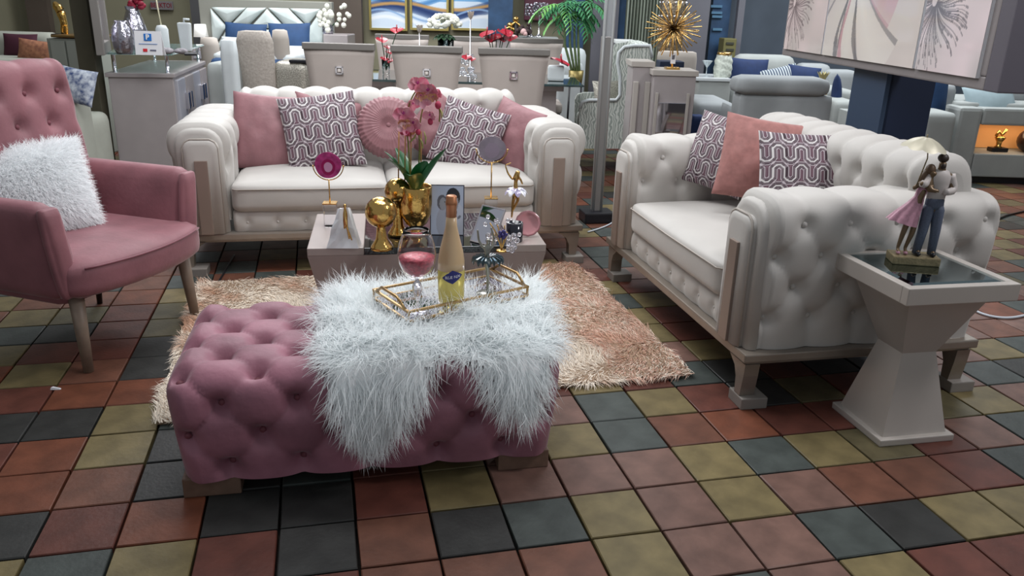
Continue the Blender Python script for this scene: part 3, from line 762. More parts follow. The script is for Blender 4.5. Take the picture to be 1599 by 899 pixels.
Qp = Qo; Nq = profile_normals(Qo)
def otto_pt(x, s, off):
    s = np.clip(s, 0, So[-1]); a = np.interp(s, So, Qp[:, 0]); z = np.interp(s, So, Qp[:, 1]); na = np.interp(s, So, Nq[:, 0]); nz = np.interp(s, So, Nq[:, 1])
    fold = .012+.012*np.sin(x*19+s*7)+.010*np.sin(x*9-s*12); o = off+np.clip(fold, 0, 1)
    return np.stack([x, a+na*o, z+nz*o], -1), np.stack([0*x, na, nz], -1)
th = thing('fur_throw', 'long-haired white fur throw draped over the rose ottoman', 'throw', (-.915, 1.865, 0), A12)
gx = np.arange(.3, 1.2, .014); gs = np.arange(0, 1.0, .014); GX, GS = np.meshgrid(gx, gs, indexing='ij'); pts_, _ = otto_pt(GX, GS, .022)
ins = inside(GX, GS, poly); mb = MB(); vid = {}; 
for i in range(len(gx)-1):
    for j in range(len(gs)-1):
        if ins[i, j] and ins[i+1, j] and ins[i, j+1] and ins[i+1, j+1]:
            q = []
            for a, c in ((i, j), (i+1, j), (i+1, j+1), (i, j+1)):
                if (a, c) not in vid: vid[(a, c)] = len(mb.v); mb.v.append(tuple(pts_[a, c]))
                q.append(vid[(a, c)])
            mb.f.append(tuple(q)); mb.sm.append(True)
hide = mb.build('hide', furb, th)
N = 52000; xs = RNG.uniform(.3, 1.2, N); ss = RNG.uniform(0, 1.0, N); k = inside(xs, ss, poly); xs, ss = xs[k], ss[k]
root, nn = otto_pt(xs, ss, .022); n = len(xs)
cl_ang = vnoise(xs, ss, 9, 21)*2.6-1.3; clump = vnoise(xs, ss, 28, 22)-.5
onfront = (ss < OH-.06)
cx = .75
flow = np.stack([np.sin(cl_ang)*.8+(xs-cx)*1.0+clump*1.8, np.where(onfront, -.15, -.55)*np.ones(n), np.where(onfront, -.9, .0)], -1)
far_ = ss > OH-.055+.33; flow[far_, 1] *= -1
d0 = flow+nn*(.34+.25*RNG.random((n, 1)))+RNG.normal(size=(n, 3))*.16
base = .93+.07*RNG.random((n, 1)); cl = np.repeat(base, 3, 1)*np.array([.97, 1.0, 1.0])
dr = np.where(onfront[:, None], np.array([0, -.1, -1.6]), np.array([0, 0, -.9]))
fur('pile', root, d0, dr, .065+.045*RNG.random(n), .0015, 5, furw, cl, th, curl=.7, normals=nn)
# ================================================================ SMALL THINGS
gold = mat('polished_gold', rgb(206, 166, 96), rough=.14, metal=1., bump=.55, bscale=38, bdist=.006)
goldp = mat('gold_metal', rgb(206, 168, 104), rough=.25, metal=1.)
brass = mat('brass_frame', rgb(170, 140, 96), rough=.3, metal=1.)
chrome = mat('chrome', rgb(215, 215, 222), rough=.08, metal=1.)
glass = mat('clear_glass', (1, 1, 1, 1), rough=.02, trans=1., ior=1.3)
crystal = mat('crystal', (.96, .95, 1, 1), rough=.03, trans=.85, ior=1.6)
acry = mat('acrylic', (.95, .97, 1, 1), rough=.03, trans=.95, ior=1.4)
mirr = mat('mirror_plate', rgb(225, 222, 232), rough=.03, metal=1.)
blackm = mat('matte_black', rgb(24, 24, 30), rough=.4)
def skin(name, V, E, R, m, parent, sub=2):
    me = bpy.data.meshes.new('s'); me.from_pydata(V, E, []); o = bpy.data.objects.new('s', me); COL.objects.link(o)
    mo = o.modifiers.new('k', 'SKIN'); sk = me.skin_vertices[0].data
    for i, r in enumerate(R): sk[i].radius = (r, r) if not isinstance(r, tuple) else r
    sk[0].use_root = True; mo.use_smooth_shade = True
    s2 = o.modifiers.new('u', 'SUBSURF'); s2.levels = sub; s2.render_levels = sub
    dg = bpy.context.evaluated_depsgraph_get(); r = bpy.data.meshes.new_from_object(o.evaluated_get(dg)); bpy.data.objects.remove(o)
    r.name = name; r.materials.clear(); r.materials.append(m); r.polygons.foreach_set('use_smooth', [True]*len(r.polygons))
    return link(name, r, parent)
# ---------------------------------------------------------------- tray on the throw
TZ = .418
tr = thing('mirror_tray', 'brass-framed mirrored tray holding the bottle on the fur throw', 'tray', (-.195, 2.425, TZ), R_(36))
TL, TW = .44, .23
b = MB(); b.box((0, 0, .003), (TL, TW, .006)); b.build('mirror_plate', mirr, tr)
b = MB()
for z in (.004, .034):
    for s in (-1, 1): b.box((0, s*TW/2, z), (TL+.008, .007, .007)); b.box((s*TL/2, 0, z), (.007, TW, .007))
for x in (-TL/2, -TL/6, TL/6, TL/2):
    for y in (-TW/2, TW/2): b.box((x, y, .019), (.006, .006, .03))
b.build('rail', brass, tr)
for s in (-1, 1):
    b = MB(); b.tube([(s*TL/2, -TW*.42, .034), (s*(TL/2+.004), -TW*.22, .062), (s*(TL/2+.004), TW*.22, .062), (s*TL/2, TW*.42, .034)], .005, 6); b.build('handle', brass, tr)
# ---------------------------------------------------------------- wine bottle
bt_ = thing('wine_bottle', 'tall pale gold wine bottle with a blue diamond label on the tray', 'bottle', (-.192, 2.366, TZ+.007), R_(-4))
wineg = mat('bottle_glass', rgb(222, 208, 120), rough=.12, trans=.55, ior=1.35, coat=.3)
frost = mat('bottle_frosted', rgb(200, 170, 132), rough=.3, coat=.3)
foil = mat('bottle_foil', rgb(178, 120, 84), rough=.35, metal=.5)
b = MB(); b.lathe([(.001, .008), (.02, .004), (.038, 0), (.041, .008), (.042, .05), (.042, .115)], 32, (0, 0, 0)); b.build('lower_glass', wineg, bt_, fix=True)
b = MB(); b.lathe([(.0421, .113), (.0415, .14), (.036, .175), (.026, .215), (.018, .25), (.0155, .285)], 32); b.build('shoulder', frost, bt_)
b = MB(); b.lathe([(.0162, .280), (.0162, .315), (.018, .317), (.018, .328), (.0162, .330), (.0165, .344), (.012, .347), (.001, .347)], 24); b.build('foil_cap', foil, bt_)
lab = mat('label_blue', rgb(34, 38, 110), rough=.4); labw = mat('label_white', rgb(210, 208, 220), rough=.5)
n = 10; v = []; 
for i in range(n+1):
    a = -.8+1.6*i/n; hgt = .022*(1-abs(a)/.8)**.8; r = .0428; v.append([(r*math.sin(a), -r*math.cos(a), .098+hgt+a*.006), (r*math.sin(a), -r*math.cos(a), .098-hgt+a*.006)])
b = MB(); b.grid(np.array(v)); lb = b.build('label', lab, bt_, rot=(0, 0, .25))
for i, ch in enumerate('BLUE NUN'):
    a = -.48+.137*i; r = .0432; text('lettering', ch, .0125, labw, lb, (r*math.sin(a), -r*math.cos(a), .098+a*.006), (PI/2, 0, a), .0004)
# ---------------------------------------------------------------- crystal goblet
gb = thing('crystal_goblet', 'crystal goblet with a round bowl of pink candy beside the bottle', 'goblet', onz(652, 492, .424), 0)
def shell(prof, t): return prof+[(max(.0005, r-t), z+(t*.3)) for r, z in prof[::-1]]
b = MB(); pr = [(.004, .118), (.024, .124), (.042, .142), (.054, .168), (.0575, .195), (.053, .225), (.043, .255), (.038, .270)]; b.lathe(shell(pr, .0018), 32); b.build('bowl', glass, gb, fix=True)
b = MB(); b.lathe([(.001, .128), (.022, .131), (.040, .146), (.051, .168), (.0545, .186), (.03, .192), (.001, .194)], 28); 
b.build('pink_filling', mat('pink_candy', rgb(196, 84, 100), rough=.35, var=.35, scale=90, bump=.8, bscale=120, bdist=.003), gb, fix=True)
b = MB(); b.lathe([(.003, .012), (.005, .03), (.004, .045), (.008, .052), (.006, .058), (.009, .066), (.015, .080), (.016, .092), (.012, .104), (.006, .112), (.004, .119)], 12); b.build('stem', crystal, gb, fix=True)
b = MB(); b.lathe([(.001, .0), (.040, .0), (.042, .004), (.034, .010), (.02, .013), (.003, .014)], 16, flute=8, fl=.04); b.build('foot', crystal, gb, fix=True)
# ---------------------------------------------------------------- glass dancer on the tray
tealg = mat('teal_glass', rgb(46, 66, 74), rough=.1, trans=.3, coat=.5); smoke = mat('smoky_silver', rgb(150, 150, 142), rough=.2, metal=.7)
dn = thing('dancer_figurine', 'small glass dancer figurine with pleated dark tutu on the tray', 'figurine', (-.080, 2.428, TZ+.007), 0)
b = MB(); b.lathe([(.001, 0), (.036, 0), (.036, .012), (.032, .016), (.001, .017)], 24); b.build('base', smoke, dn, fix=True)
skin('body', [(0, 0, .016), (.002, 0, .06), (-.002, 0, .105), (-.004, 0, .135), (-.002, 0, .165), (0, 0, .178), (.002, 0, .196), (-.018, 0, .168), (-.030, 0, .19), (-.034, 0, .225), (.014, 0, .170), (.018, -.004, .2), (.008, -.004, .235)],
     [(0, 1), (1, 2), (2, 3), (3, 4), (4, 5), (5, 6), (4, 7), (7, 8), (8, 9), (4, 10), (10, 11), (11, 12)], [.0045, .0055, .008, .008, .009, .005, .010, .005, .004, .003, .005, .004, .003], smoke, dn, 1)
b = MB(); th_ = np.linspace(0, 2*PI, 73)[:-1]; R0 = []
for r, z in ((.008, .136), (.028, .138), (.048, .130), (.052, .122)): R0.append(np.stack([r*np.cos(th_), r*np.sin(th_), z+.006*(r/.05)*np.sign(np.sin(18*th_))*1.0+0*th_], -1))
b.grid(np.stack(R0, 0), cv=True, smooth=False); b.build('tutu', tealg, dn)
# ---------------------------------------------------------------- coffee table things
CZ = .42
def ctp(u, v, dz=0): return onz(u, v, CZ)+Vector((0, 0, dz))
quartz = mat('white_quartz', rgb(226, 228, 232), rough=.35, var=.08, scale=14, bump=.3, bscale=20)
p = ctp(540, 384); qz = thing('quartz_ornament', 'rough white quartz wedge with a small gold figure at the left of the coffee table', 'ornament', p, R_(8))
b = MB(); b.hexa([(-.072, -.03, 0), (.05, -.035, 0), (.058, .04, 0), (-.06, .04, 0)], [(-.022, -.012, .150), (.016, -.014, .156), (.02, .018, .150), (-.016, .02, .146)]); 
me = b.mesh('quartz_block', quartz); bm = bmesh.new(); bm.from_mesh(me); bmesh.ops.subdivide_edges(bm, edges=bm.edges[:], cuts=3, use_grid_fill=True)
for v in bm.verts: v.co += Vector(RNG.normal(size=3)*.0022)*(v.co.z > .001)
bm.to_mesh(me); bm.free(); link('quartz_block', me, qz)
skin('gold_figure', [(.006, -.045, .115), (.006, -.042, .135), (.006, -.04, .158), (.006, -.04, .178), (.012, -.042, .08), (.018, -.046, .04), (.001, -.043, .08), (.028, -.046, .035)], [(0, 1), (1, 2), (2, 3), (0, 4), (4, 5), (0, 6), (4, 7)], [.008, .010, .005, .008, .004, .003, .004, .003], goldp, qz, 1)
def agate(u, v, cu, cv, rr, c_out, c_mid, c_in, lab, acr_h, sx=1.):
    p = ctp(u, v); t = thing('agate_slice_stand', lab, 'ornament', p, R_(6)); ctr = at(cu, cv, p.y); H_ = ctr.z-CZ
    b = MB(); b.box((0, 0, acr_h/2), (.055, .045, acr_h), .003); b.build('acrylic_block', acry, t)
    b = MB(); b.box((0, 0, acr_h+.003), (.058, .05, .006), .001); b.tube([(0, 0, acr_h), (0, 0, H_-rr-.006)], .0028, 8)
    ar = [(math.sin(a)*(rr+.008)*sx, 0, H_-math.cos(a)*(rr+.008)) for a in np.linspace(-1.5, 1.5, 17)]; b.tube(ar, .0025, 6); b.ball(ar[0], .004, 6); b.ball(ar[-1], .004, 6); b.build('gold_stand', goldp, t)
    aa = np.linspace(0, 2*PI, 40, endpoint=False); wob = 1+.02*np.sin(3*aa+1)+.01*np.sin(5*aa)
    b = MB(); k = 0
    for nm, f, m, th2 in (('agate_slice', 1., c_out, .006), ('agate_band', .62, c_mid, .0068), ('agate_core', .38, c_in, .0076)):
        b = MB(); b.prism([(rr*f*sx*w*math.cos(a)*(1 if nm == 'agate_slice' else .85), H_+rr*f*w*math.sin(a)-(0 if nm == 'agate_slice' else .15*rr)) for a, w in zip(aa, wob)], -th2/2, th2/2)
        b.build(nm, m, t, fix=True)
mag = mat('agate_magenta', rgb(170, 56, 118), rough=.2, var=.35, scale=40, coat=.4); mag2 = mat('agate_deep', rgb(150, 20, 84), rough=.2, coat=.4); mag3 = mat('agate_pale', rgb(206, 150, 186), rough=.2, coat=.4)
gr1 = mat('agate_grey', rgb(140, 130, 142), rough=.2, var=.15, scale=25, coat=.4); gr2 = mat('agate_lilac', rgb(148, 134, 150), rough=.2, coat=.4)
agate(517, 352, 523, 258, .054, mag, mag2, mag3, 'magenta agate slice on a gold stand at the left of the coffee table', .095)
agate(766, 346, 767, 232, .052, gr1, gr2, gr2, 'grey agate slice on a gold stand right of the photo frame', .105, 1.12)
def gold_globe(u, v, r, h, lab):
    t = thing('gold_globe_vase', lab, 'vase', ctp(u, v), 0, 'crackled gold globe vases')
    b = MB(); b.lathe([(.001, 0), (.045, 0), (.040, .012), (.022, .04), (.016, h*.45), (.018, h-1.55*r), (.03, h-1.7*r+.01)], 24); b.build('flared_foot', gold, t, fix=True)
    b = MB(); b.ball((0, 0, h-r), r, 28); o = b.build('globe', gold, t); 
gold_globe(596, 388, .060, .205, 'shorter gold globe vase in front of the orchid pot')
gold_globe(622, 366, .052, .235, 'taller gold globe vase behind the shorter one')
# orchid
op_ = ctp(650, 366); orc = thing('potted_orchid', 'pink artificial orchid with dark leaves in a shiny gold pot', 'plant', op_, 0)
b = MB(); b.lathe([(.001, 0), (.03, 0), (.032, .006), (.022, .02), (.02, .03), (.045, .05), (.062, .09), (.066, .14), (.066, .20), (.063, .205), (.060, .20), (.058, .15)], 32); b.build('gold_pot', gold, orc, fix=True)
leafm = mat('orchid_leaf', rgb(36, 98, 54), rough=.35, var=.3, scale=12, coat=.2); stemm = mat('orchid_stem', rgb(120, 116, 54), rough=.5); goldst = mat('golden_stake', rgb(170, 120, 70), rough=.4)
def leaf(mb, p, d, L, w, droop=.5, up_=.9, fold=.3, n=8):
    p = Vector(p); d = Vector(d).normalized(); V = []
    side = Vector((-d.y, d.x, 0)).normalized() if abs(d.z) < .99 else Vector((1, 0, 0)); cur = Vector((d.x, d.y, d.z))
    for i in range(n+1):
        t = i/n; ww = w*math.sin(PI*min(1, t*.93+.06))**.7; nrm = cur.cross(side).normalized()
        V.append([p+side*ww+nrm*ww*fold, p+side*ww*.5+nrm*ww*fold*.35, p, p-side*ww*.5+nrm*ww*fold*.35, p-side*ww+nrm*ww*fold])
        p = p+cur*(L/n); cur = (cur+Vector((0, 0, -droop/n))).normalized()
    mb.grid(np.array([[tuple(q) for q in r] for r in V])); return mb
for a, L, w, el, dr in ((-2.5, .17, .036, 2.0, .9), (-.5, .22, .032, 1.6, .3), (-1.6, .15, .040, 1.6, 1.3), (2.6, .17, .036, 2.4, .5), (.5, .17, .03, 1.8, .6), (-2.95, .18, .036, 1.9, .5), (-1.1, .16, .036, 2.2, .8)):
    b = MB(); leaf(b, (.02*math.cos(a), .02*math.sin(a), .195), (math.cos(a), math.sin(a), el), L, w, dr); b.build('leaf', leafm, orc)
def ow(u, v, Y): return at(u, v, Y)-op_
Yo = op_.y
pet = mat('orchid_petal', rgb(232, 128, 160), rough=.5, col2=rgb(250, 204, 212), scale=30, sheen=.3); petc = mat('orchid_centre', rgb(190, 70, 150), rough=.5); yell = mat('orchid_sepal', rgb(222, 180, 120), rough=.5, col2=rgb(214, 130, 130), scale=50); bud = mat('orchid_bud', rgb(176, 50, 84), rough=.5, var=.2)
for (u0, v0), pts in (((640, 285), [(638, 230), (634, 190), (641, 158), (652, 140), (665, 138)]), ((652, 285), [(655, 240), (655, 200), (662, 165), (676, 150), (686, 170), (686, 190)])):
    P_ = [ow(u0, v0, Yo)]+[ow(a, c, Yo-.01) for a, c in pts]; b = MB(); b.tube(smooth_poly(P_, 5), .0032, 6); b.build('stem', stemm, orc)
for u in (622, 632, 641, 657):
    b = MB(); b.tube([ow(u, 292, Yo), ow(u+1, 205, Yo)], .0028, 6); b.build('stake', goldst, orc)
def blossom(u, v, r, Y, az, m1=pet):
    c = ow(u, v, Y); e = bpy.data.objects.new('blossom', None); 
    M = Matrix.Translation(c) @ Matrix.Rotation(az, 4, 'Z') @ Matrix.Rotation(R_(-75), 4, 'X')
    b = MB()
    for k, (a, L, w) in enumerate(((0, 1, .62), (PI, 1, .62), (PI/2, .9, .36), (-2.2, .85, .34), (-.94, .85, .34))):
        V = []
        for i in range(6):
            t = i/5; ww = r*w*math.sin(PI*min(1, t*.9+.08))**.6; dx, dy = math.cos(a), math.sin(a); z = -.15*r*t*t*2+.02*r
            V.append([tuple(M @ Vector((dx*r*L*t-dy*ww*s, dy*r*L*t+dx*ww*s, z-.12*r*s*s*1.2+(0.002 if k < 2 else 0)))) for s in (-1, -.5, 0, .5, 1)])
        b.grid(np.array(V))
    o = b.build('blossom', m1, orc); b = MB()
    b.ball(M @ Vector((0, -.1*r, .15*r)), r*.26, 8); b.build('blossom_centre', petc, o)
for q in ((652, 130, .038, -.02, .4), (668, 141, .040, -.03, -.2), (683, 145, .026, .0, -.6), (660, 155, .034, -.03, .1), (645, 162, .026, .0, .5), (630, 177, .038, -.03, .2), (645, 192, .034, -.02, -.3), (633, 198, .030, -.03, .2), (671, 180, .026, -.02, -.4)):
    blossom(q[0], q[1], q[2]*1.12, Yo+q[3], q[4])
for q in ((640, 205, .022, .0, 0), (657, 149, .024, -.04, .2), (676, 151, .022, -.04, -.2), (632, 192, .026, -.035, 0)): blossom(q[0], q[1], q[2], Yo+q[3], q[4], yell)
for u, v, r in ((684, 164, .013), (636, 207, .012), (653, 206, .011), (628, 206, .010), (672, 190, .011)):
    b = MB(); b.ball(ow(u, v, Yo-.02), r, 8, (1, 1, 1.25)); b.build('bud', bud, orc)
for u, v, u2, v2 in ((686, 168, 690, 184), (662, 205, 664, 225), (655, 215, 660, 232), (650, 208, 640, 222)):
    b = MB(); b.tube([ow(u, v, Yo-.01), ow((u+u2)/2+2, (v+v2)/2, Yo-.015), ow(u2, v2, Yo-.02)], [.002, .004, .0025], 6); b.build('tendril', mat('tendril_green', rgb(150, 146, 84), rough=.5, var=.3, scale=60), orc)
# photo frame with a black-and-white print of a couple
fp_ = ctp(698, 366); fr = thing('photo_frame', 'glass photo frame with a black and white print of a smiling couple', 'photo frame', fp_, R_(3))
FW, FH = .132, .200; T_ = Matrix.Rotation(-.16, 4, 'X')
b = MB(); b.box((0, .004, FH/2), (FW+.008, .006, FH+.008), .001); o = b.build('frame_back', mat('frame_grey', rgb(60, 60, 70), rough=.3), fr, rot=(-.16, 0, 0))
def couple(X, Z):
    C = np.zeros(X.shape+(3,)); C[:] = np.stack([.68-.04*Z, .72-.04*Z, .80-.04*Z], -1)
    def el(cx, cz, rx, rz_, col, rot=0.):
        c, s = math.cos(rot), math.sin(rot); dx, dz = X-cx, Z-cz; m = ((dx*c+dz*s)/rx)**2+((-dx*s+dz*c)/rz_)**2 < 1; C[m] = col
    el(.42, .25, .26, .33, (.62, .64, .70)); el(.80, .28, .28, .36, (.70, .72, .78)); el(.62, .22, .09, .30, (.55, .57, .62), .6)
    el(.34, .66, .155, .155, (.34, .34, .38)); el(.37, .63, .11, .13, (.56, .57, .60)); el(.68, .76, .22, .20, (.12, .12, .15)); el(.70, .66, .15, .18, (.56, .56, .60))
    el(.68, .78, .19, .07, (.14, .14, .17), .2); el(.65, .69, .035, .012, (.1, .1, .12)); el(.77, .69, .035, .012, (.1, .1, .12)); el(.72, .575, .065, .02, (.88, .88, .9)); el(.71, .63, .02, .03, (.42, .42, .46))
    el(.43, .67, .02, .01, (.15, .15, .18)); el(.5, .67, .02, .01, (.15, .15, .18)); el(.76, .46, .05, .05, (.3, .3, .34)); el(.87, .36, .06, .03, (.42, .43, .48), .5)
    return C
print_m = mat('print', rgb(255, 255, 255), rough=.3, vcol='print', coat=.4)
painted('photo_print', FW, FH, 66, 100, couple, print_m, fr, rot=(-.16, 0, 0))
b = MB(); b.tube([(0, .055, 0), (0, .02, .12)], .003, 6); b.build('stand', blackm, fr)
# tilted mirror easel
me_ = thing('tilted_mirror', 'small silver-edged mirror panel leaning beside the photo frame', 'mirror', ctp(752, 380), R_(-38))
b = MB(); b.box((0, 0, .075), (.11, .006, .15), .001); b.build('mirror_glass', mirr, me_, rot=(-.5, 0, 0))
b = MB()
for x in (-.057, .057): b.box((x, 0, .075), (.005, .010, .155), .001)
for z in (0, .152): b.box((0, 0, z), (.118, .010, .005), .001)
b.build('frame', mat('frame_edge', rgb(190, 188, 196), rough=.25, metal=.6), me_, rot=(-.5, 0, 0))
# black candle
cd = thing('candle_jar', 'black glass candle jar at the right of the coffee table', 'candle', ctp(803, 376), 0)
b = MB(); b.lathe([(.001, 0), (.033, 0), (.034, .003), (.034, .078), (.031, .078), (.030, .070)], 28); b.build('jar', mat('black_jar', rgb(24, 24, 34), rough=.15, coat=.5), cd, fix=True)
b = MB(); b.lathe([(.030, .0), (.030, .068), (.001, .069)], 20, (0, 0, .001)); b.build('wax', mat('dark_wax', rgb(46, 44, 60), rough=.6), cd, fix=True)
# pink glass dish leaning
pd = thing('pink_glass_dish', 'round pink glass dish with scalloped rim behind the candle', 'dish', ctp(823, 368), 0)
pinkg = mat('pink_glass', rgb(214, 160, 166), rough=.08, trans=.6)
b = MB(); b.lathe([(.001, 0), (.03, .002), (.045, .008), (.052, .016), (.053, .018), (.044, .012), (.028, .006), (.001, .004)], 32, flute=12, fl=.02); b.build('dish', pinkg, pd, loc=(0, 0, .052), rot=(1.25, 0, .1), fix=True)
# gold ballerina with petal skirt
gbp = ctp(800, 352); bl = thing('ballerina_figurine', 'gold ballerina figurine with crystal petal skirt and one arm raised', 'figurine', gbp, 0)
w_ = lambda u, v: tuple(at(u, v, gbp.y)-gbp)
V = [w_(806, 296), w_(805, 286), w_(806, 275), w_(810, 266), w_(800, 280), w_(793, 270), w_(789, 258), w_(798, 254), w_(813, 280), w_(816, 288), w_(801, 315), w_(799, 340), w_(809, 312), w_(800, 330)]
skin('gold_body', V, [(0, 1), (1, 2), (2, 3), (2, 4), (4, 5), (5, 6), (6, 7), (2, 8), (8, 9), (0, 10), (10, 11), (0, 12), (12, 13)], [.011, .009, .009, .012, .005, .004, .003, .002, .005, .004, .007, .004, .007, .004], goldp, bl, 1)
lil = mat('lilac_crystal', rgb(190, 180, 220), rough=.1, trans=.5)
for k, a in enumerate(np.linspace(0, 2*PI, 10)[:-1]):
    b = MB(); c = Vector(w_(806, 294)); leaf(b, c, (math.cos(a), math.sin(a), .1), .062, .016, 1.6, fold=.2); b.build('petal', lil if k % 2 else mat('white_crystal', rgb(226, 226, 236), rough=.15, trans=.3), bl)
b = MB(); b.lathe([(.001, 0), (.022, 0), (.026, .008), (.018, .020), (.008, .028), (.001, .03)], 8); b.build('crystal_base', crystal, bl, fix=True)
# crystal flower branch ornaments
cf = ctp(783, 392); co = thing('crystal_flower_ornament', 'gold branch ornament with clear and purple crystal blossoms at the table edge', 'ornament', cf, 0)
b = MB(); b.lathe([(.001, 0), (.024, 0), (.02, .006), (.001, .008)], 16); b.build('base', goldp, co, fix=True)
w2 = lambda u, v, dy=0: tuple(at(u, v, cf.y+dy)-cf)
for u, v in ((765, 348), (776, 350), (788, 352), (792, 362), (768, 362)):
    b = MB(); b.tube(smooth_poly([(0, 0, .006), w2((u+783)/2+2, (v+385)/2), w2(u, v)], 4), .0028, 6); b.build('branch', goldp, co)
pur = mat('purple_crystal', rgb(52, 44, 110), rough=.1, coat=.5)
def starflower(c, r, m, nm='crystal_blossom', k=5):
    b = MB()
    for i in range(k):
        a = 2*PI*i/k; b.ball(Vector(c)+Vector((math.cos(a)*r*.6, 0, math.sin(a)*r*.6)), r*.42, 8, (1, .6, 1))
    b.ball(Vector(c)+Vector((0, -.005, 0)), r*.3, 6); b.build(nm, m, co, fix=True)
starflower(w2(768, 372), .028, crystal); starflower(w2(800, 375), .030, crystal); starflower(w2(785, 366, -.01), .020, pur, 'purple_blossom'); starflower(w2(798, 386, -.01), .024, crystal); starflower(w2(776, 346), .014, crystal)
for u, v in ((762, 338), (758, 350), (793, 344), (811, 366)):
    b = MB(); b.ball(w2(u, v), .009, 8); b.build('crystal_drop', crystal, co)
# ---------------------------------------------------------------- couple under an umbrella
fgp = onz(1424, 409, .567); fg = thing('couple_figurine', 'figurine of an embracing couple under an umbrella, pink dress and blue trousers', 'figurine', fgp, R_(-8))
bron = mat('bronze_skin', rgb(112, 92, 70), rough=.35, metal=.4); shirt = mat('white_shirt', rgb(190, 182, 178), rough=.5); jean = mat('denim', rgb(82, 90, 108), rough=.6, var=.15, scale=200); dress = mat('pink_dress', rgb(176, 130, 146), rough=.5, var=.15, scale=80)
fbase = mat('bronze_base', rgb(140, 126, 96), rough=.4, metal=.4, var=.2, scale=60, bump=.4, bscale=150)
b = MB(); b.box((0, 0, .014), (.165, .085, .028), .004); b.build('base', fbase, fg)
fg.scale = (.88, .95, .97)
z0 = .028
# man: trousers, torso, head (one continuous body), clothes as children
mx = .035
body = skin('man_body', [(mx, 0, .205), (mx, 0, .27), (mx, 0, .302), (mx, -.002, .318), (mx, -.004, .345), (mx+.036, 0, .295), (mx+.048, -.012, .252), (mx+.012, -.036, .248), (mx-.034, 0, .295), (mx-.052, -.022, .268), (mx-.072, -.03, .272), (mx-.016, 0, .185), (mx-.020, -.006, .11), (mx-.026, 0, .045), (mx-.028, -.02, .036), (mx+.018, 0, .185), (mx+.020, -.008, .11), (mx+.024, 0, .045), (mx+.024, -.022, .036)],
    [(0, 1), (1, 2), (2, 3), (3, 4), (2, 5), (5, 6), (6, 7), (2, 8), (8, 9), (9, 10), (0, 11), (11, 12), (12, 13), (13, 14), (0, 15), (15, 16), (16, 17), (17, 18)],
    [(.026, .018), (.030, .020), (.022, .016), .010, (.017, .020), .012, .010, .007, .012, .010, .007, .017, .013, .008, .008, .017, .013, .008, .008], bron, fg)
b = MB(); b.tube([(mx-.029, 0, .032), (mx-.022, -.003, .11), (mx-.017, 0, .18), (mx-.008, 0, .205)], [.014, .017, .021, .02], 14); b.tube([(mx+.024, 0, .032), (mx+.021, -.005, .11), (mx+.018, 0, .18), (mx+.008, 0, .205)], [.014, .017, .021, .02], 14)
b.lathe([(.027, .188), (.031, .2), (.030, .218), (.028, .222)], 16, (mx, 0, 0), Matrix.Diagonal((1.05, .78, 1, 1))); b.build('trousers', jean, fg)
b = MB(); b.lathe([(.028, .214), (.031, .24), (.036, .275), (.037, .295), (.026, .310), (.012, .318)], 18, (mx, 0, 0), Matrix.Diagonal((1.08, .72, 1, 1)))
b.tube(smooth_poly([(mx+.034, 0, .298), (mx+.050, -.008, .255), (mx+.014, -.038, .249)], 4), [.017, .016, .015, .015, .014, .013, .012, .011, .010], 10); b.tube(smooth_poly([(mx-.032, 0, .298), (mx-.050, -.02, .27), (mx-.066, -.028, .272)], 3), .012, 10); b.build('shirt', shirt, fg)
b = MB(); b.ball((mx, .003, .352), .0185, 12, (1, 1, .8)); b.ball((mx, -.012, .328), .010, 8, (1, .8, 1)); b.build('hair_and_beard', mat('dark_bronze', rgb(54, 44, 38), rough=.5), fg)
# woman leaning to the man
wx = -.03
skin('woman_body', [(wx, -.005, .19), (wx+.012, -.006, .235), (wx+.024, -.008, .272), (wx+.034, -.01, .288), (wx+.038, -.012, .312), (wx+.002, -.008, .268), (wx-.02, -.01, .25), (wx-.012, -.016, .262), (wx+.034, -.03, .252), (wx+.06, -.034, .25), (wx-.012, -.004, .15), (wx-.024, -.008, .10), (wx-.03, 0, .045), (wx-.028, -.018, .034), (wx+.014, 0, .15), (wx+.008, -.004, .10), (wx-.004, .002, .045), (wx-.002, -.016, .034)],
    [(0, 1), (1, 2), (2, 3), (3, 4), (2, 5), (5, 6), (6, 7), (2, 8), (8, 9), (0, 10), (10, 11), (11, 12), (12, 13), (0, 14), (14, 15), (15, 16), (16, 17)],
    [(.022, .016), (.016, .013), (.020, .014), .008, (.0145, .016), .009, .007, .006, .008, .006, .012, .010, .006, .006, .012, .010, .006, .006], bron, fg)
aa = np.linspace(0, 2*PI, 60, endpoint=False); rr = []
for r, z, dx in ((.017, .262, .02), (.019, .245, .013), (.018, .225, .008), (.030, .195, -.004), (.042, .165, -.022), (.052, .135, -.036)):
    k = max(0, (.225-z)/.09); w = 1+.13*k*np.sin(9*aa)+.05*k*np.sin(4*aa); rr.append(np.stack([wx+dx+r*w*np.cos(aa), -.006+r*.62*w*np.sin(aa), z+.012*k*np.cos(aa)*-1+0*aa], -1))
b = MB(); b.grid(np.stack(rr, 0), cv=True); b.build('dress', dress, fg)
b = MB(); b.ball((wx+.030, .002, .312), .018, 10, (1, 1, 1.1)); b.tube(smooth_poly([(wx+.028, .006, .31), (wx+.008, .002, .285), (wx+.004, .002, .255)], 3), [.014, .013, .013, .012, .010, .008, .004], 8); b.build('long_hair', mat('brown_bronze', rgb(96, 74, 56), rough=.5), fg)
for x in (wx-.029, wx-.003):
    b = MB(); b.ball((x, -.010, .034), .009, 8, (.8, 1.6, .7)); b.build('shoe', dress, fg)
for x in (mx-.028, mx+.024):
    b = MB(); b.ball((x, -.014, .035), .012, 8, (.8, 1.7, .7)); b.build('shoe', blackm, fg)
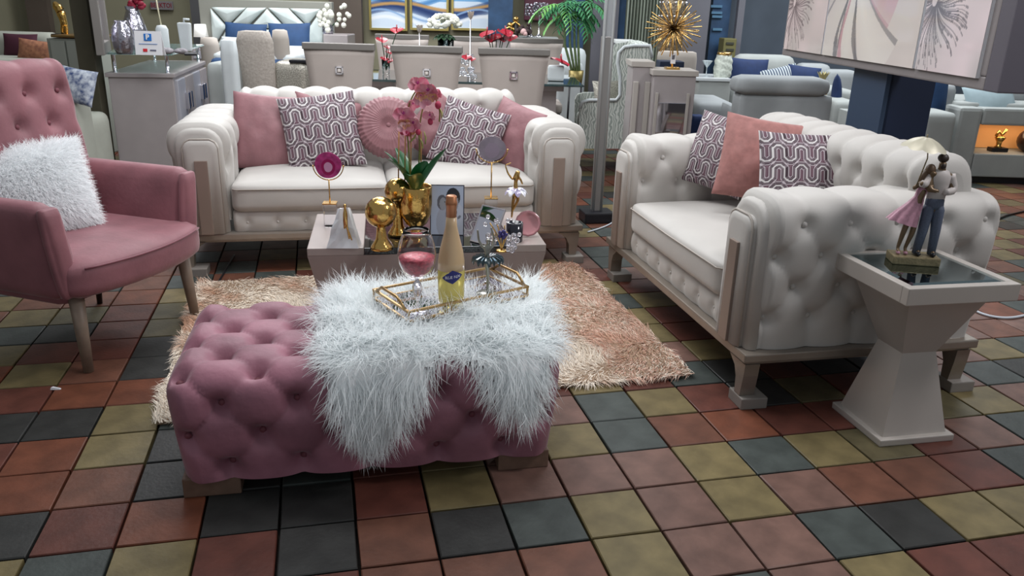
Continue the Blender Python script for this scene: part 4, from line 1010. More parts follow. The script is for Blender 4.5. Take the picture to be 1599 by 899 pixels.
# umbrella
uc = Vector((-.018, -.006, .345)); n8 = 8
b = MB(); b.tube([(-.042, -.012, .262), (-.022, -.008, .35), (-.030, -.004, .41)], .0022, 6); b.build('umbrella_pole', fbase, fg)
V = []
for i, t in enumerate(np.linspace(0, 1, 7)):
    row = []
    for j in range(48):
        a = 2*PI*j/48; f = abs(math.cos(a*4)); r = .078*t*(1-.07*(1-f)*t*1.5); row.append((r*math.cos(a), r*math.sin(a), .036*(1-t**1.8)-(.0)*t+.006*(1-f)*t))
    V.append(row)
b = MB(); b.grid(np.array(V), cv=True); um = b.build('umbrella_canopy', mat('umbrella_cream', rgb(186, 180, 160), rough=.4, metal=.2), fg, loc=(-.040, -.004, .380), rot=(.06, .08, 0))
b = MB(); b.tube([(0, 0, .034), (0, 0, .046)], .002, 6); b.build('umbrella_tip', fbase, um)
# ================================================================ BACKGROUND FURNITURE
cream = mat('cream_fabric', rgb(158, 160, 150), rough=.8, var=.05, bump=.1, bscale=150)
greyf = mat('grey_fabric', rgb(156, 160, 158), rough=.85, var=.06, scale=6, bump=.1, bscale=120)
bluegf = mat('blue_grey_fabric', rgb(148, 152, 154), rough=.85, var=.07, scale=6, bump=.1, bscale=120)
beige = mat('beige_fabric', rgb(172, 164, 156), rough=.8, var=.04)
navy = mat('navy_fabric', rgb(24, 44, 84), rough=.8, var=.12, scale=20)
navy2 = mat('navy_board', rgb(20, 34, 58), rough=.5)
blue = mat('royal_blue_fabric', rgb(32, 62, 100), rough=.75, var=.12, scale=12)
maroon = mat('maroon_fabric', rgb(64, 22, 40), rough=.8)
white = mat('white_fabric', rgb(190, 196, 198), rough=.8, var=.05)
railm = mat('silver_rail', rgb(128, 124, 120), rough=.4, metal=.4)
champd = mat('champagne_cabinet', rgb(156, 149, 149), rough=.35, metal=.05, var=.04)
champl = mat('champagne_door', rgb(168, 168, 176), rough=.3, metal=.2)
sage = mat('sage_cabinet', rgb(142, 146, 138), rough=.5)
def rect(u0, v0, u1, v1, Y):     # x range and z range covered at distance Y
    um, vm = (u0+u1)/2, (v0+v1)/2; return at(u0, vm, Y).x, at(u1, vm, Y).x, at(um, v1, Y).z, at(um, v0, Y).z
def block(name, u0, v0, u1, v1, Y, d, m, parent, bev=.01, z0=None, soft=False, puff=(0, 0, 0), rz=0.):
    x0, x1, a, c = rect(u0, v0, u1, v1, Y); a = a if z0 is None else z0
    P = parent.location if parent else Vector((0, 0, 0)); b = MB()
    ctr = Vector(((x0+x1)/2, Y+d/2, (a+c)/2))-P; dim = (x1-x0, d, c-a)
    if soft: softbox(b, ctr, dim, min(bev, min(dim)*.45), 10, puff); o = b.build(name, m, parent, fix=True)
    else: b.box(ctr, dim, bev, rz=rz); o = b.build(name, m, parent)
    return o
def T(name, label, cat, u, v, Y, group=None, z=0.):
    p = at(u, v, Y); return thing(name, label, cat, (p.x, Y, z), 0, group)
def TZp(name, label, cat, u, v, Y, group=None):     # stands where the pixel says
    return thing(name, label, cat, at(u, v, Y), 0, group)
# ---------------------------------------------------------------- dining set
chp = rgb(176, 166, 160); chm = mat('dining_fabric', chp, rough=.7, var=.03); glassd = mat('table_glass', rgb(40, 60, 62), rough=.04, coat=.5, spec=.8)
def dining_chair(name, label, loc, rz, group, face):
    t = thing(name, label, 'chair', loc, rz, group)
    # back: tapers downwards, slightly leaning (local -y is the outer side)
    n = 12; V0 = []; V1 = []
    for i in range(n+1):
        s = i/n; z = .50+.50*s; w = .195+.050*s**1.5; row = []; row1 = []
        for j in range(9):
            q = -1+j/4; row.append((q*w, -.03*s+.012*q*q-.0, z)); row1.append((q*w, .05-.03*s+.012*q*q, z))
        V0.append(row); V1.append(row1)
    A = np.array(V0); B = np.array(V1); b = MB(); b.grid(A); b.grid(B[::-1])
    for e in ([A[:, 0], B[:, 0]], [A[:, -1], B[:, -1]], [A[0], B[0]], [A[-1], B[-1]]): b.grid(np.stack(e, 0), smooth=False)
    b.build('backrest', chm, t, fix=True)
    b = MB(); b.box((0, -.008, 1.02), (.50, .065, .045), .006); b.build('top_rail', railm, t)
    fo = -.035 if face else .03
    k = MB(); y = -.028 if face else .045
    for dx, dz, w, h in ((-.022, 0, .010, .054), (.022, 0, .010, .054), (0, -.022, .054, .010), (0, .022, .054, .010)): k.box((dx, y, .86+dz), (w, .014, h))
    kn = k.build('knocker', chrome, t); k = MB(); k.box((0, y, .86), (.02, .018, .02), .003); k.build('knocker_centre', mat('pearl', rgb(214, 206, 200), rough=.3), kn)
    b = MB(); softbox(b, (0, .26, .46), (.46, .48, .10), .03, 8, (0, 0, .01)); b.build('seat', chm, t, fix=True)
    for x in (-.19, .19):
        for y in (.03, .46):
            b = MB(); b.box((x, y, .21), (.04, .04, .42), .004); b.build('leg', railm, t)
    return t
near = [(528, 62), (666, 65), (803, 70)]; labs = ['leftmost near dining chair, its back with a square silver knocker above the long sofa', 'middle near dining chair, its back showing just left of the orchid top', 'rightmost near dining chair, its back beside the chrome column']
for (u, v), l in zip(near, labs):
    p = at(u, v, 5.75); dining_chair('dining_chair', l, (p.x, 5.75+.02, 0), R_(2), 'dining chairs around the glass table', True)
labs = ['far dining chair left, only its top rail above the middle near chair', 'far dining chair between the white bouquet and the red flowers', 'far dining chair right, showing beyond the rightmost near chair']
for u, l in zip((628, 735, 838), labs):
    p = at(u, 57, 7.75); dining_chair('dining_chair', l, (p.x, 7.75, 0), PI+R_(2), 'dining chairs around the glass table', False)
dt = thing('dining_table', 'long glass-topped dining table behind the long sofa', 'table', (-.52, 6.75, 0), R_(1.5))
b = MB(); b.box((0, 0, .752), (2.02, .95, .018), .004); b.build('glass_top', glassd, dt)
for x in (-.62, .72):
    b = MB(); b.box((x, 0, .35), (.20, .60, .70), .01); b.box((x, 0, .72), (.30, .75, .045), .004); b.build('pedestal', champd, dt)
TT = .762
red = mat('red_anthurium', rgb(156, 16, 40), rough=.3, var=.15, scale=40, coat=.4); whitep = mat('white_petal', rgb(226, 226, 214), rough=.6); leafg = mat('dark_leaf', rgb(40, 72, 46), rough=.5)
def anthurium(c, r, parent, nm='flower', ax=0., m=red):
    b = MB(); V = []
    for i in range(7):
        t = i/6; w = r*math.sin(PI*min(1, t*.92+.06))**.55
        V.append([(w*s, -r*.9+1.9*r*t, .22*r*s*s-.3*r*t*t+.1*r) for s in (-1, -.5, 0, .5, 1)])
    M = Matrix.Translation(c) @ Matrix.Rotation(ax, 4, 'Z') @ Matrix.Rotation(.5, 4, 'X'); V = [[tuple(M @ Vector(q)) for q in row] for row in V]
    b.grid(np.array(V)); b.tube([M @ Vector((0, -.3*r, .05*r)), M @ Vector((0, .1*r, .45*r)), M @ Vector((0, .3*r, .8*r))], r*.09, 6)
    return b.build(nm, m, parent)
def glassvase(t, r, h, z0=0):
    b = MB(); b.lathe(shell([(r*.8, 0.002), (r*.9, h*.3), (r, h)], .003), 20, (0, 0, z0)); b.build('glass_vase', glass, t, fix=True)
p = at(603, 120, 6.75); av = thing('flower_vase', 'tall vase of red anthuriums between the left and middle near dining chairs', 'vase', (p.x, 6.75, TT))
glassvase(av, .035, .12)
for u, v, r in ((596, 63, .050), (606, 82, .035), (600, 92, .035), (612, 96, .038), (620, 48, .055), (604, 74, .03)):
    c = at(u, v, 6.72)-av.location; anthurium(c, r, av, ax=random.uniform(-1, 1)); b = MB(); b.tube([(0, 0, .03), tuple(c*.6+Vector((0, 0, .03))), tuple(c)], .004, 5); b.build('stem', leafg, av)
p = at(696, 58, 7.0); hv = thing('white_bouquet', 'white hydrangea bouquet in a glass vase behind the middle dining chair', 'bouquet', (p.x, 7.0, TT))
glassvase(hv, .07, .30)
b = MB(); c0 = at(694, 36, 7.0)-hv.location
for k in range(70):
    d = Vector(RNG.normal(size=3)).normalized(); d.z = abs(d.z)*.9-.25; d.x *= 1.2; b.ball(c0+Vector((d.x*.11, d.y*.09, d.z*.10)), random.uniform(.020, .032), 6, (1, 1, .6), Matrix.Rotation(random.random()*3, 4, 'X'))
b.build('petals', whitep, hv)['kind'] = 'stuff'
for k in range(12):
    a = k*.53; b = MB(); leaf(b, c0+Vector((0, 0, -.09)), (math.cos(a), math.sin(a), -.2), .11, .03, .6); b.build('leaf', leafg, hv)
def tealight(u, v, Yv, h_px, lab):
    top = at(u, v, Yv); t = thing('crystal_candle_holder', lab, 'candle holder', (top.x, Yv, TT)); H_ = top.z-TT
    b = MB(); b.lathe([(.001, 0), (.05, 0), (.05, .006), (.006, .01), (.004, H_-.03)], 14); b.build('stem', chrome, t, fix=True)
    for k in range(7):
        a = 2*PI*k/7; b = MB(); leaf(b, (0, 0, H_-.03), (math.cos(a)*.5, math.sin(a)*.5, 1), .07, .022, .1); b.build('crystal_petal', mat('pearl_glass', rgb(206, 196, 186), rough=.15, trans=.3), t)
tealight(655, 45, 6.9, 0, 'crystal lotus candle holder left of the white bouquet'); tealight(735, 24, 6.9, 0, 'tall crystal lotus candle holder right of the white bouquet')
p = at(775, 64, 6.8); rv = thing('flower_vase', 'vase of red anthuriums above the rightmost near dining chair', 'vase', (p.x, 6.8, TT)); glassvase(rv, .04, .18)
for u, v, r in ((762, 54, .07), (775, 60, .075), (788, 52, .07), (797, 60, .06), (768, 62, .06), (782, 62, .05)):
    c = at(u, v, 6.78)-rv.location; anthurium(c, r, rv, ax=random.uniform(-1, 1)); b = MB(); b.tube([(0, 0, .03), tuple(c)], .004, 5); b.build('stem', leafg, rv)
p = at(730, 118, 6.45); cc = thing('crystal_centrepiece', 'crystal centrepiece with dark red blossom between the near dining chairs', 'ornament', (p.x, 6.45, TT))
for k in range(9):
    b = MB(); b.ball((random.uniform(-.07, .07), random.uniform(-.03, .03), .02+random.random()*.12), .022, 8); b.build('crystal_ball', crystal, cc)
anthurium(at(728, 90, 6.45)-cc.location, .04, cc); anthurium(at(737, 93, 6.45)-cc.location, .03, cc)
p = at(872, 112, 6.6); wv = thing('flower_dish', 'white dish with a red anthurium at the right end of the dining table', 'dish', (p.x-.02, 6.6, TT))
b = MB(); b.box((0, 0, .06), (.13, .10, .12), .02); b.build('white_vessel', white, wv); anthurium(at(874, 98, 6.55)-wv.location+Vector((0, 0, .0)), .08, wv, ax=1.3)
# ---------------------------------------------------------------- left: sideboard cabinet with raised glass top
CAZ = .80; c0 = onz(150, 125, CAZ); c1 = onz(272, 115, CAZ); c2 = onz(321, 95, CAZ)
cab = thing('sideboard', 'champagne sideboard with a raised glass top at the left end of the long sofa', 'cabinet', (c1.x, c1.y, 0), math.atan2(c2.y-c1.y, c2.x-c1.x))
CL, CD = (c2-c1).length, .46   # local x runs along the doors, local y towards the left of the picture
b = MB(); b.box((CL/2, CD/2, .41), (CL-.03, CD-.03, .74), .006); b.box((CL/2, CD/2, .02), (CL-.1, CD-.1, .04)); b.build('carcass', champd, cab)
b = MB(); b.box((CL/2, CD/2, .785), (CL, CD, .03), .005); b.build('top', champd, cab)
for k in range(4):
    w = (CL-.06)/4; x = .03+w*(k+.5); b = MB(); b.box((x, .008, .41), (w-.03, .03, .68), .006); d_ = b.build('door', champl if k % 2 == 0 else champd, cab)
    b = MB(); b.box((x+(.1 if k % 2 == 0 else -.1), -.018, .58), (.05, .03, .12), .004); b.build('handle', chrome, d_)
clearg = mat('shelf_glass', rgb(190, 214, 210), rough=.03, trans=.75, ior=1.3)
b = MB(); b.box((CL/2, CD/2, .93), (CL-.02, CD, .014), .002); b.build('glass_shelf', clearg, cab)
for x in (.05, CL-.05):
    for y in (.05, CD-.06):
        b = MB(); b.lathe([(.024, .80), (.013, .805), (.013, .915), (.02, .922)], 12, (x, y, 0)); b.build('standoff', chrome, cab)
SZ = .938
def onshelf(u, v): return onz(u, v, SZ)
lead = mat('mosaic_silver', rgb(170, 168, 178), rough=.15, metal=.9, bump=.6, bscale=30, bdist=.01)
p = onshelf(195, 84); cv = thing('chrome_vase', 'shorter wide chrome vase behind the card sign', 'vase', p, 0, 'chrome vases on the sideboard'); b = MB(); b.lathe([(.001, 0), (.05, 0), (.066, .04), (.072, .10), (.062, .17), (.04, .20), (.045, .215), (.036, .21), (.03, .17)], 24); b.build('vase_body', lead, cv, fix=True)
p = onshelf(214, 76); cv = thing('chrome_vase', 'taller chrome vase with dark red roses', 'vase', p, 0, 'chrome vases on the sideboard'); b = MB(); b.lathe([(.001, 0), (.06, 0), (.08, .05), (.09, .12), (.07, .20), (.045, .27), (.05, .30), (.04, .29)], 24); b.build('vase_body', lead, cv, fix=True)
for u, v in ((206, 6), (214, 0), (219, 8), (210, 12), (218, -4)):
    b = MB(); 
    for k in range(5): b.ball(at(u, v, p.y)-p+Vector((random.uniform(-.015, .015), random.uniform(-.02, .02), random.uniform(-.015, .015))), .026, 7, (1, 1, .8))
    b.build('rose', mat('dark_rose', rgb(128, 16, 44), rough=.6), cv)
# card sign
p = onshelf(233, 86); cs_ = thing('card_sign', 'white folded card sign with a blue P square on the glass shelf', 'sign', p, R_(4))
cw_, ch_ = .175, .155; wcard = mat('card_white', rgb(222, 222, 226), rough=.5)
b = MB(); b.box((0, 0, ch_/2), (cw_, .004, ch_)); b.build('card', wcard, cs_, rot=(-.12, 0, 0)); b = MB(); b.box((0, 0, ch_*.48), (cw_, .004, ch_)); b.build('card_back', wcard, cs_, rot=(.3, 0, 0), loc=(0, .065, 0))
b = MB(); b.box((0, -.005, ch_*.74), (.05, .003, .046), .001); b.build('blue_square', mat('sign_blue', rgb(30, 110, 190), rough=.5), cs_, rot=(-.12, 0, 0))
text('letter', 'P', .045, wcard, cs_, (0, -.008+.012, ch_*.74), (PI/2-.12, 0, 0), bold=.002)
b = MB(); b.box((-.022, -.005, ch_*.2), (.028, .002, .02)); b.build('red_mark', mat('mark_red', rgb(200, 40, 50)), cs_, rot=(-.12, 0, 0))
b = MB(); b.box((.03, -.005, ch_*.2), (.04, .002, .009)); b.build('grey_mark', mat('mark_grey', rgb(100, 100, 120)), cs_, rot=(-.12, 0, 0)); b = MB(); b.box((0, -.005, ch_*.46), (.12, .002, .004)); b.build('blue_line', mat('mark_blue', rgb(110, 140, 190)), cs_, rot=(-.12, 0, 0))
p = onshelf(241, 80); wj = thing('white_jar', 'white jar with a thin flower stick behind the card sign', 'jar', p+Vector((.02, .12, 0))); b = MB(); b.lathe([(.001, 0), (.04, 0), (.044, .02), (.044, .15), (.03, .175), (.001, .18)], 18); b.build('jar_body', white, wj, fix=True)
b = MB(); b.tube([(0, 0, .17), (-.012, 0, .30), (-.02, 0, .42)], .005, 6); b.ball((-.02, 0, .43), .025, 8, (1, 1, .5)); b.build('flower_stick', mat('cream_flower', rgb(206, 200, 170)), wj)
p = onshelf(292, 80); wb_ = thing('white_bottle', 'white lotion pump bottle at the rear of the glass shelf', 'bottle', p); b = MB(); b.box((0, 0, .10), (.075, .04, .20), .012, taper=1.25); b.build('bottle_body', white, wb_); b = MB(); b.tube([(0, 0, .2), (0, 0, .225), (.04, 0, .222)], .008, 8); b.build('pump', white, wb_)
p = onshelf(268, 83); gl = thing('lace_cloth', 'crumpled grey lace cloth beside the white pump bottle', 'cloth', p)
b = MB()
for k in range(14): b.ball((random.uniform(-.10, .10), random.uniform(-.04, .06), .014), random.uniform(.016, .034), 8, (1.4, 1, .7))
b.build('cloth_folds', mat('lace_grey', rgb(132, 128, 132), rough=.9, var=.3, scale=60), gl)
p = onshelf(299, 86); ph = thing('phone', 'black phone lying on the glass shelf', 'phone', p+Vector((0, 0, .0)), .3); b = MB(); b.box((0, 0, .008), (.08, .15, .014), .004); b.build('phone_case', blackm, ph)
# tall mirror standing on the shelf
mt = thing('standing_mirror', 'tall framed mirror standing at the left end of the sideboard', 'mirror', onshelf(158, 86)+Vector((0, 0, 0)), R_(112))
b = MB()
for x in (0, .50): b.box((x, 0, .45), (.075, .05, .90), .004)
for z in (.0375, .86): b.box((.25, 0, z), (.43, .05, .075), .004)
b.build('mirror_frame', railm, mt); b = MB(); b.box((.25, 0, .45), (.43, .015, .76)); b.build('mirror_glass', mirr, mt)
# dark post
x = at(134, 120, 5.7).x; b = MB(); b.box((x+.02, 5.75, 1.5), (.12, .10, 3.0), .004); o = b.build('display_post', mat('olive_post', rgb(74, 70, 56), rough=.7, var=.1)); tag(o, 'dark olive display post left of the sideboard', 'post')
# ---------------------------------------------------------------- far left group
t = T('cream_sofa', 'cream sofa with maroon and orange pillows at the far left', 'sofa', 30, 80, 7.6)
block('backrest', -30, 50, 85, 100, 7.6, .22, cream, t, .08, soft=True); block('seat', -60, 92, 90, 120, 7.0, .6, cream, t, .06, z0=.12, soft=True); block('backrest_lower', -30, 70, 85, 110, 7.62, .2, cream, t, .03, z0=.1)
place_pillow(pillow_mesh(.33, .22, .12, 20, maroon), at(32, 71, 7.45), 0, .25, 0, 'maroon oblong pillow on the cream sofa at far left')
place_pillow(pillow_mesh(.36, .2, .10, 20, mat('orange_paisley', rgb(170, 118, 88), rough=.8, col2=rgb(120, 76, 60), scale=26)), at(58, 80, 7.2), 0, .25, R_(6), 'orange patterned pillow in front of the maroon one')
t = T('drawer_cabinet', 'pale cabinet with a gold top edge behind the rose armchair', 'cabinet', 108, 90, 6.7)
block('carcass', 80, 60, 134, 160, 6.7, .45, sage, t, .01, z0=.0); block('gold_edge', 79, 55, 136, 59, 6.68, .49, brass, t, .004)
block('door', 84, 64, 106, 150, 6.685, .02, mat('sage_door', rgb(150, 154, 146), rough=.5), t, .003, z0=.08); block('door', 109, 64, 131, 150, 6.685, .02, MATS['sage_door'], t, .003, z0=.08)
p = at(100, 56, 6.9); t = thing('gold_statuette', 'tall twisted gold statuette on the pale cabinet', 'statuette', p)
q = lambda u, v: tuple(at(u, v, 6.9)-p)
skin('statuette_body', [q(104, 54), q(103, 44), q(100, 34), q(96, 24), q(90, 12), q(84, 2), q(94, 6), q(99, 16), q(82, 10), q(97, 44), q(98, 54)], [(0, 1), (1, 2), (2, 3), (3, 4), (4, 5), (4, 6), (3, 7), (4, 8), (2, 9), (9, 10)], [.016, .02, .03, .035, .03, .015, .018, .015, .014, .016, .013], gold, t, 1)
b = MB(); b.box((0, 0, .008), (.16, .1, .016)); b.build('statuette_base', blackm, t)
t = T('cream_armchair', 'cream armchair with a blue floral pillow between the rose armchair and the sideboard', 'armchair', 125, 180, 5.0)
block('arm', 58, 150, 100, 240, 5.0, .40, cream, t, .07, z0=.05, soft=True); block('backrest', 60, 128, 110, 200, 5.6, .2, cream, t, .06, z0=.05, soft=True); block('seat', 40, 190, 104, 230, 5.05, .6, cream, t, .06, z0=.1, soft=True)
block('arm_strap', 74, 168, 98, 181, 4.985, .02, mat('strap_grey', rgb(120, 122, 118)), t, .003)
fl = mat('blue_floral', rgb(200, 206, 214), rough=.8, col2=rgb(40, 62, 110), scale=28)
place_pillow(pillow_mesh(.30, .24, .11, 24, fl), at(118, 134, 5.2), R_(-10), .3, R_(8), 'blue and white floral pillow behind the rose armchair')
# ---------------------------------------------------------------- bed group
bd = thing('upholstered_bed', 'bed with a white geometric tufted headboard and blue cover', 'bed', (at(415, 60, 8.9).x, 8.9, 0))
hb = lambda u, v, dy=0: at(u, v, 8.9)-bd.location+Vector((0, dy, 0))
block('headboard_frame', 314, 0, 520, 100, 8.92, .10, mat('headboard_frame', rgb(136, 136, 128), rough=.5), bd, .01, z0=.0)
puffm = mat('white_leather', rgb(196, 206, 204), rough=.4, coat=.1)
def puffy(poly):                  # padded polygon with raised middle
    P = [hb(*q) for q in poly]; c = sum(P, Vector())/len(P); b = MB(); n = len(P); rings = []
    for f, dy in ((1, 0), (.97, -.014), (.80, -.028), (.5, -.036), (.0, -.040)): rings.append([tuple(c+(q-c)*f+Vector((0, dy, 0))) for q in P for _ in (0,)])
    R = np.array(rings); m = 6; RR = []
    for r in R: RR.append([r[i]*(1-k/m)+r[(i+1) % n]*k/m for i in range(n) for k in range(m)])
    b.grid(np.array(RR), cv=True); b.build('headboard_panel', puffm, bd)
for poly in ([(330, 11), (384, 12), (356, 40)], [(329, 13), (354, 41), (333, 75)], [(386, 12), (416, 12), (388, 40), (358, 42)], [(356, 43), (388, 42), (375, 70), (335, 78)], [(417, 14), (447, 44), (390, 44)], [(419, 12), (450, 13), (482, 44), (449, 44)], [(453, 13), (500, 14), (480, 40)], [(501, 17), (505, 70), (470, 70), (482, 44)], [(390, 46), (447, 46), (462, 75), (378, 75)]): puffy(poly)
block('mattress', 330, 82, 458, 110, 7.2, 1.7, white, bd, .05, z0=.30, soft=True); block('bed_base', 328, 110, 460, 140, 7.2, 1.7, beige, bd, .02, z0=.05); block('blue_cover', 326, 92, 462, 115, 7.15, .75, blue, bd, .05, z0=.22, soft=True)
for a, l in ((383, 'left royal blue pillow against the white headboard'), (452, 'right royal blue pillow against the white headboard')):
    place_pillow(pillow_mesh(.46, .36, .14, 24, blue), at(a, 62, 8.55), 0, .3, R_(2 if a < 400 else -2), l, 'blue pillows on the bed')
place_pillow(pillow_mesh(.36, .25, .12, 20, white), at(372, 76, 8.35), 0, .3, 0, 'small white patterned pillow in front of the left blue one')
t = T('nightstand', 'grey nightstand left of the bed', 'nightstand', 316, 78, 8.7); block('carcass', 300, 76, 330, 130, 8.7, .4, champd, t, .01, z0=0.04); block('drawer', 302, 80, 328, 92, 8.69, .02, champl, t, .004)
p = at(316, 76, 8.85); t = thing('table_lamp', 'small lit table lamp with a white shade on the nightstand', 'lamp', p)
b = MB(); b.lathe([(.001, 0), (.045, 0), (.045, .01), (.01, .02), (.009, .14)], 14); b.build('lamp_base', chrome, t, fix=True)
shade = mat('lit_shade', rgb(226, 228, 224), rough=.8, emit=(1, .98, .94, 1), estr=.45)
b = MB(); b.lathe([(.082, .12), (.064, .25)], 4, (0, 0, 0), Matrix.Rotation(PI/4, 4, 'Z')); b.build('lamp_shade', shade, t)
def tubchair(lab, u0, v0, u1, v1, Y, m, z0=.05, rz=0., pattern=None, flare=.12):
    t = T('lounge_chair', lab, 'chair', (u0+u1)/2, v1, Y); x0, x1, a, c = rect(u0, v0, u1, v1, Y); w = (x1-x0)/2
    n = 10; b = MB(); V = []
    for i in range(n+1):
        s = i/n; z = .30+(c-.30)*s; ww = w*(1-flare+flare*math.sin(s*PI*.62)**1.0)*(1 if s < .93 else math.sqrt(max(0, 1-((s-.93)/.075)**2))*.25+.75)
        V.append([(math.cos(a_)*ww, .10-.05*s+math.sin(a_)*.07, z) for a_ in np.linspace(0, 2*PI, 24, endpoint=False)])
    V.append([(q[0]*.5, q[1]*.5+.03, V[-1][0][2]+.01) for q in V[-1]]); b.grid(np.array(V), cv=True)
    o = b.build('backrest', m, t); b = MB(); softbox(b, (0, .38, .34), (2*w*.95, .55, .18), .05, 8); b.build('seat', m, t, fix=True)
    for x in (-w*.8, w*.8):
        for y in (.12, .6): b = MB(); b.tube([(x, y, 0), (x, y, .26)], [.014, .02], 8); b.build('leg', blackm, t)
    return t
quilt = mat('grooved_velvet', rgb(166, 158, 150), rough=.75, var=.12, scale=60, bump=.5, bscale=50, bdist=.01)
tubchair('grooved high-back chair seen from behind, left of the near dining chairs', 374, 50, 432, 180, 6.5, quilt)
tubchair('plain beige chair back behind the grooved one', 428, 48, 454, 150, 7.2, beige)
tubchair('beige tub chair beside the small lamp', 317, 60, 346, 150, 7.6, beige)
t = T('slipper_chair', 'white upright chair with a narrow slanted back between bed and sideboard', 'chair', 356, 150, 6.0)
block('backrest', 346, 62, 370, 190, 6.0, .10, white, t, .03, z0=.05, soft=True); block('seat', 322, 98, 350, 190, 6.1, .5, greyf, t, .05, z0=.05, soft=True)
glit = mat('sequin_silver', rgb(160, 156, 146), rough=.3, metal=.4, var=.5, scale=120, bump=.6, bscale=150)
t = T('bench', 'glittery upholstered bench behind the sofa, left of the near dining chairs', 'bench', 455, 130, 6.9); block('seat', 425, 96, 480, 128, 6.55, .5, glit, t, .06, z0=.40, soft=True); block('bench_base', 428, 120, 478, 150, 6.57, .45, beige, t, .02, z0=.06)
p = at(470, 104, 7.0); 
b = MB(); b.box((0, 0, .012), (.16, .09, .022), .004); o = b.build('small_tray', blackm, None, at(470, 112, 6.6)+Vector((0, 0, .07))); tag(o, 'small black tray on the glittery bench', 'tray')
# white flowers in vase
t = T('nightstand', 'grey nightstand right of the bed carrying white flowers', 'nightstand', 515, 60, 8.6); block('carcass', 506, 54, 544, 130, 8.6, .4, champd, t, .01, z0=0.04)
p = at(512, 54, 8.7); t = thing('white_orchid', 'white flowers in a short vase right of the headboard', 'plant', p); b = MB(); b.lathe([(.001, 0), (.05, 0), (.06, .03), (.055, .10), (.045, .10)], 16); b.build('pot', lead, t, fix=True)
for k in range(26):
    u = random.choice((random.gauss(505, 5), random.gauss(532, 7))); v = random.gauss(28, 8); b = MB(); b.ball(at(u, v, 8.65)-p, random.uniform(.02, .035), 6, (1, .7, 1)); b.build('blossom', whitep, t)
for u in (506, 531):
    b = MB(); b.tube([(0, 0, .05), tuple(at(u, 30, 8.68)-p)], .006, 5); b.build('stem', leafg, t)
# ---------------------------------------------------------------- triptych on the wall
def waves(k):
    def f(X, Z):
        x = X+k; C = np.zeros(X.shape+(3,)); C[:] = (.82, .88, .94)
        def band(z0, th, col, ph, a=.12, fq=2.6):
            z = z0+a*np.sin(fq*x+ph); m = np.clip(1-np.abs(Z-z)/th, 0, 1)**.4; 
            for i in range(3): C[..., i] = C[..., i]*(1-m)+col[i]*m
        C[Z > .62] = (.45, .66, .84); band(.78, .10, (.70, .82, .93), 1.0); band(.64, .07, (.30, .52, .74), 2.0); band(.42, .15, (.11, .20, .40), .3, .12, 2.2); band(.50, .045, (.78, .60, .36), .1, .08, 2.2); band(.30, .03, (.55, .68, .84), .8, .14); band(.16, .05, (.93, .95, .97), .5)
        return C
    return f
goldf = mat('gold_frame', rgb(176, 160, 96), rough=.35, metal=.6)
for k, (a, c) in enumerate(((566, 630), (632, 697), (699, 765))):
    x0, x1 = at(a, 50, 9.7).x, at(c, 50, 9.7).x; zb = at((a+c)/2, 49, 9.7).z; w = x1-x0-.02
    t = thing('wave_painting', ['left', 'middle', 'right'][k]+' panel of the blue and white wave triptych in gold frames', 'painting', ((x0+x1)/2, 10.13, zb), 0, 'blue wave triptych')
    painted('canvas', w-.04, .50, 60, 80, waves(k), print_m, t, loc=(0, -.005, .02))
    b = MB(); hh = .54
    for x in (-w/2+.012, w/2-.012): b.box((x, 0, hh/2), (.026, .04, hh))
    for z in (.012, hh-.012): b.box((0, 0, z), (w-.05, .04, .026))
    b.box((0, .02, hh/2), (w, .01, hh)); b.build('gold_frame', goldf, t)
# console behind dining with candle holders and gold figures
t = T('console_table', 'grey console table behind the far dining chairs', 'table', 815, 60, 9.0); block('console_top', 770, 58, 872, 62, 9.0, .4, greyf, t, .004); block('console_body', 775, 62, 868, 120, 9.02, .35, champd, t, .01, z0=0)
pz = at(820, 58, 9.1).z
for u, v, l in ((828, 18, 'left crystal-topped candle holder in front of the maroon sign'), (841, 16, 'right crystal-topped candle holder in front of the maroon sign')):
    p = at(u, 56, 9.1); p.z = pz; t = thing('crystal_candlestick', l, 'candle holder', p, 0, 'crystal candlesticks before the maroon sign'); H_ = at(u, v, 9.1).z-pz
    b = MB(); b.lathe([(.001, 0), (.05, 0), (.03, .02), (.008, .04), (.007, H_-.06), (.02, H_-.05)], 12); b.build('stem', chrome, t, fix=True)
    b = MB()
    for r_ in range(4):
        for k in range(10): a = 2*PI*(k+.5*(r_ % 2))/10; b.box((.055*math.cos(a), .055*math.sin(a), H_-.03+r_*.032), (.022, .022, .028), .006, rz=a)
    b.build('crystal_shade', lead, t)
for u, v, l in ((796, 38, 'shorter gold-headed figurine left of the candlesticks'), (805, 28, 'taller gold-headed figurine left of the candlesticks')):
    p = at(u, 56, 9.05); p.z = pz; t = thing('gold_headed_figurine', l, 'figurine', p, 0, 'gold-headed figurines'); H_ = at(u, v, 9.05).z-pz
    b = MB(); b.lathe([(.001, 0), (.035, 0), (.03, H_*.4), (.022, H_*.75), (.012, H_*.85)], 14); b.build('robe', mat('dark_robe', rgb(60, 60, 58), rough=.4), t, fix=True); b = MB(); b.ball((0, 0, H_*.93), .034, 12); b.tube([(-.05, -.02, H_*.35), (-.03, -.03, H_*.7), (0, -.02, H_*.8), (.035, -.03, H_*.65), (.05, -.02, H_*.3)], .012, 8); b.build('gold_head_and_arms', gold, t)
p = at(817, 57, 9.0); p.z = pz; t = thing('pink_bouquet', 'small dark bouquet with pale pink centre on the console', 'bouquet', p); b = MB()
for k in range(20): b.ball((random.gauss(0, .045), random.gauss(0, .03), abs(random.gauss(.05, .03))+.02), .025, 6)
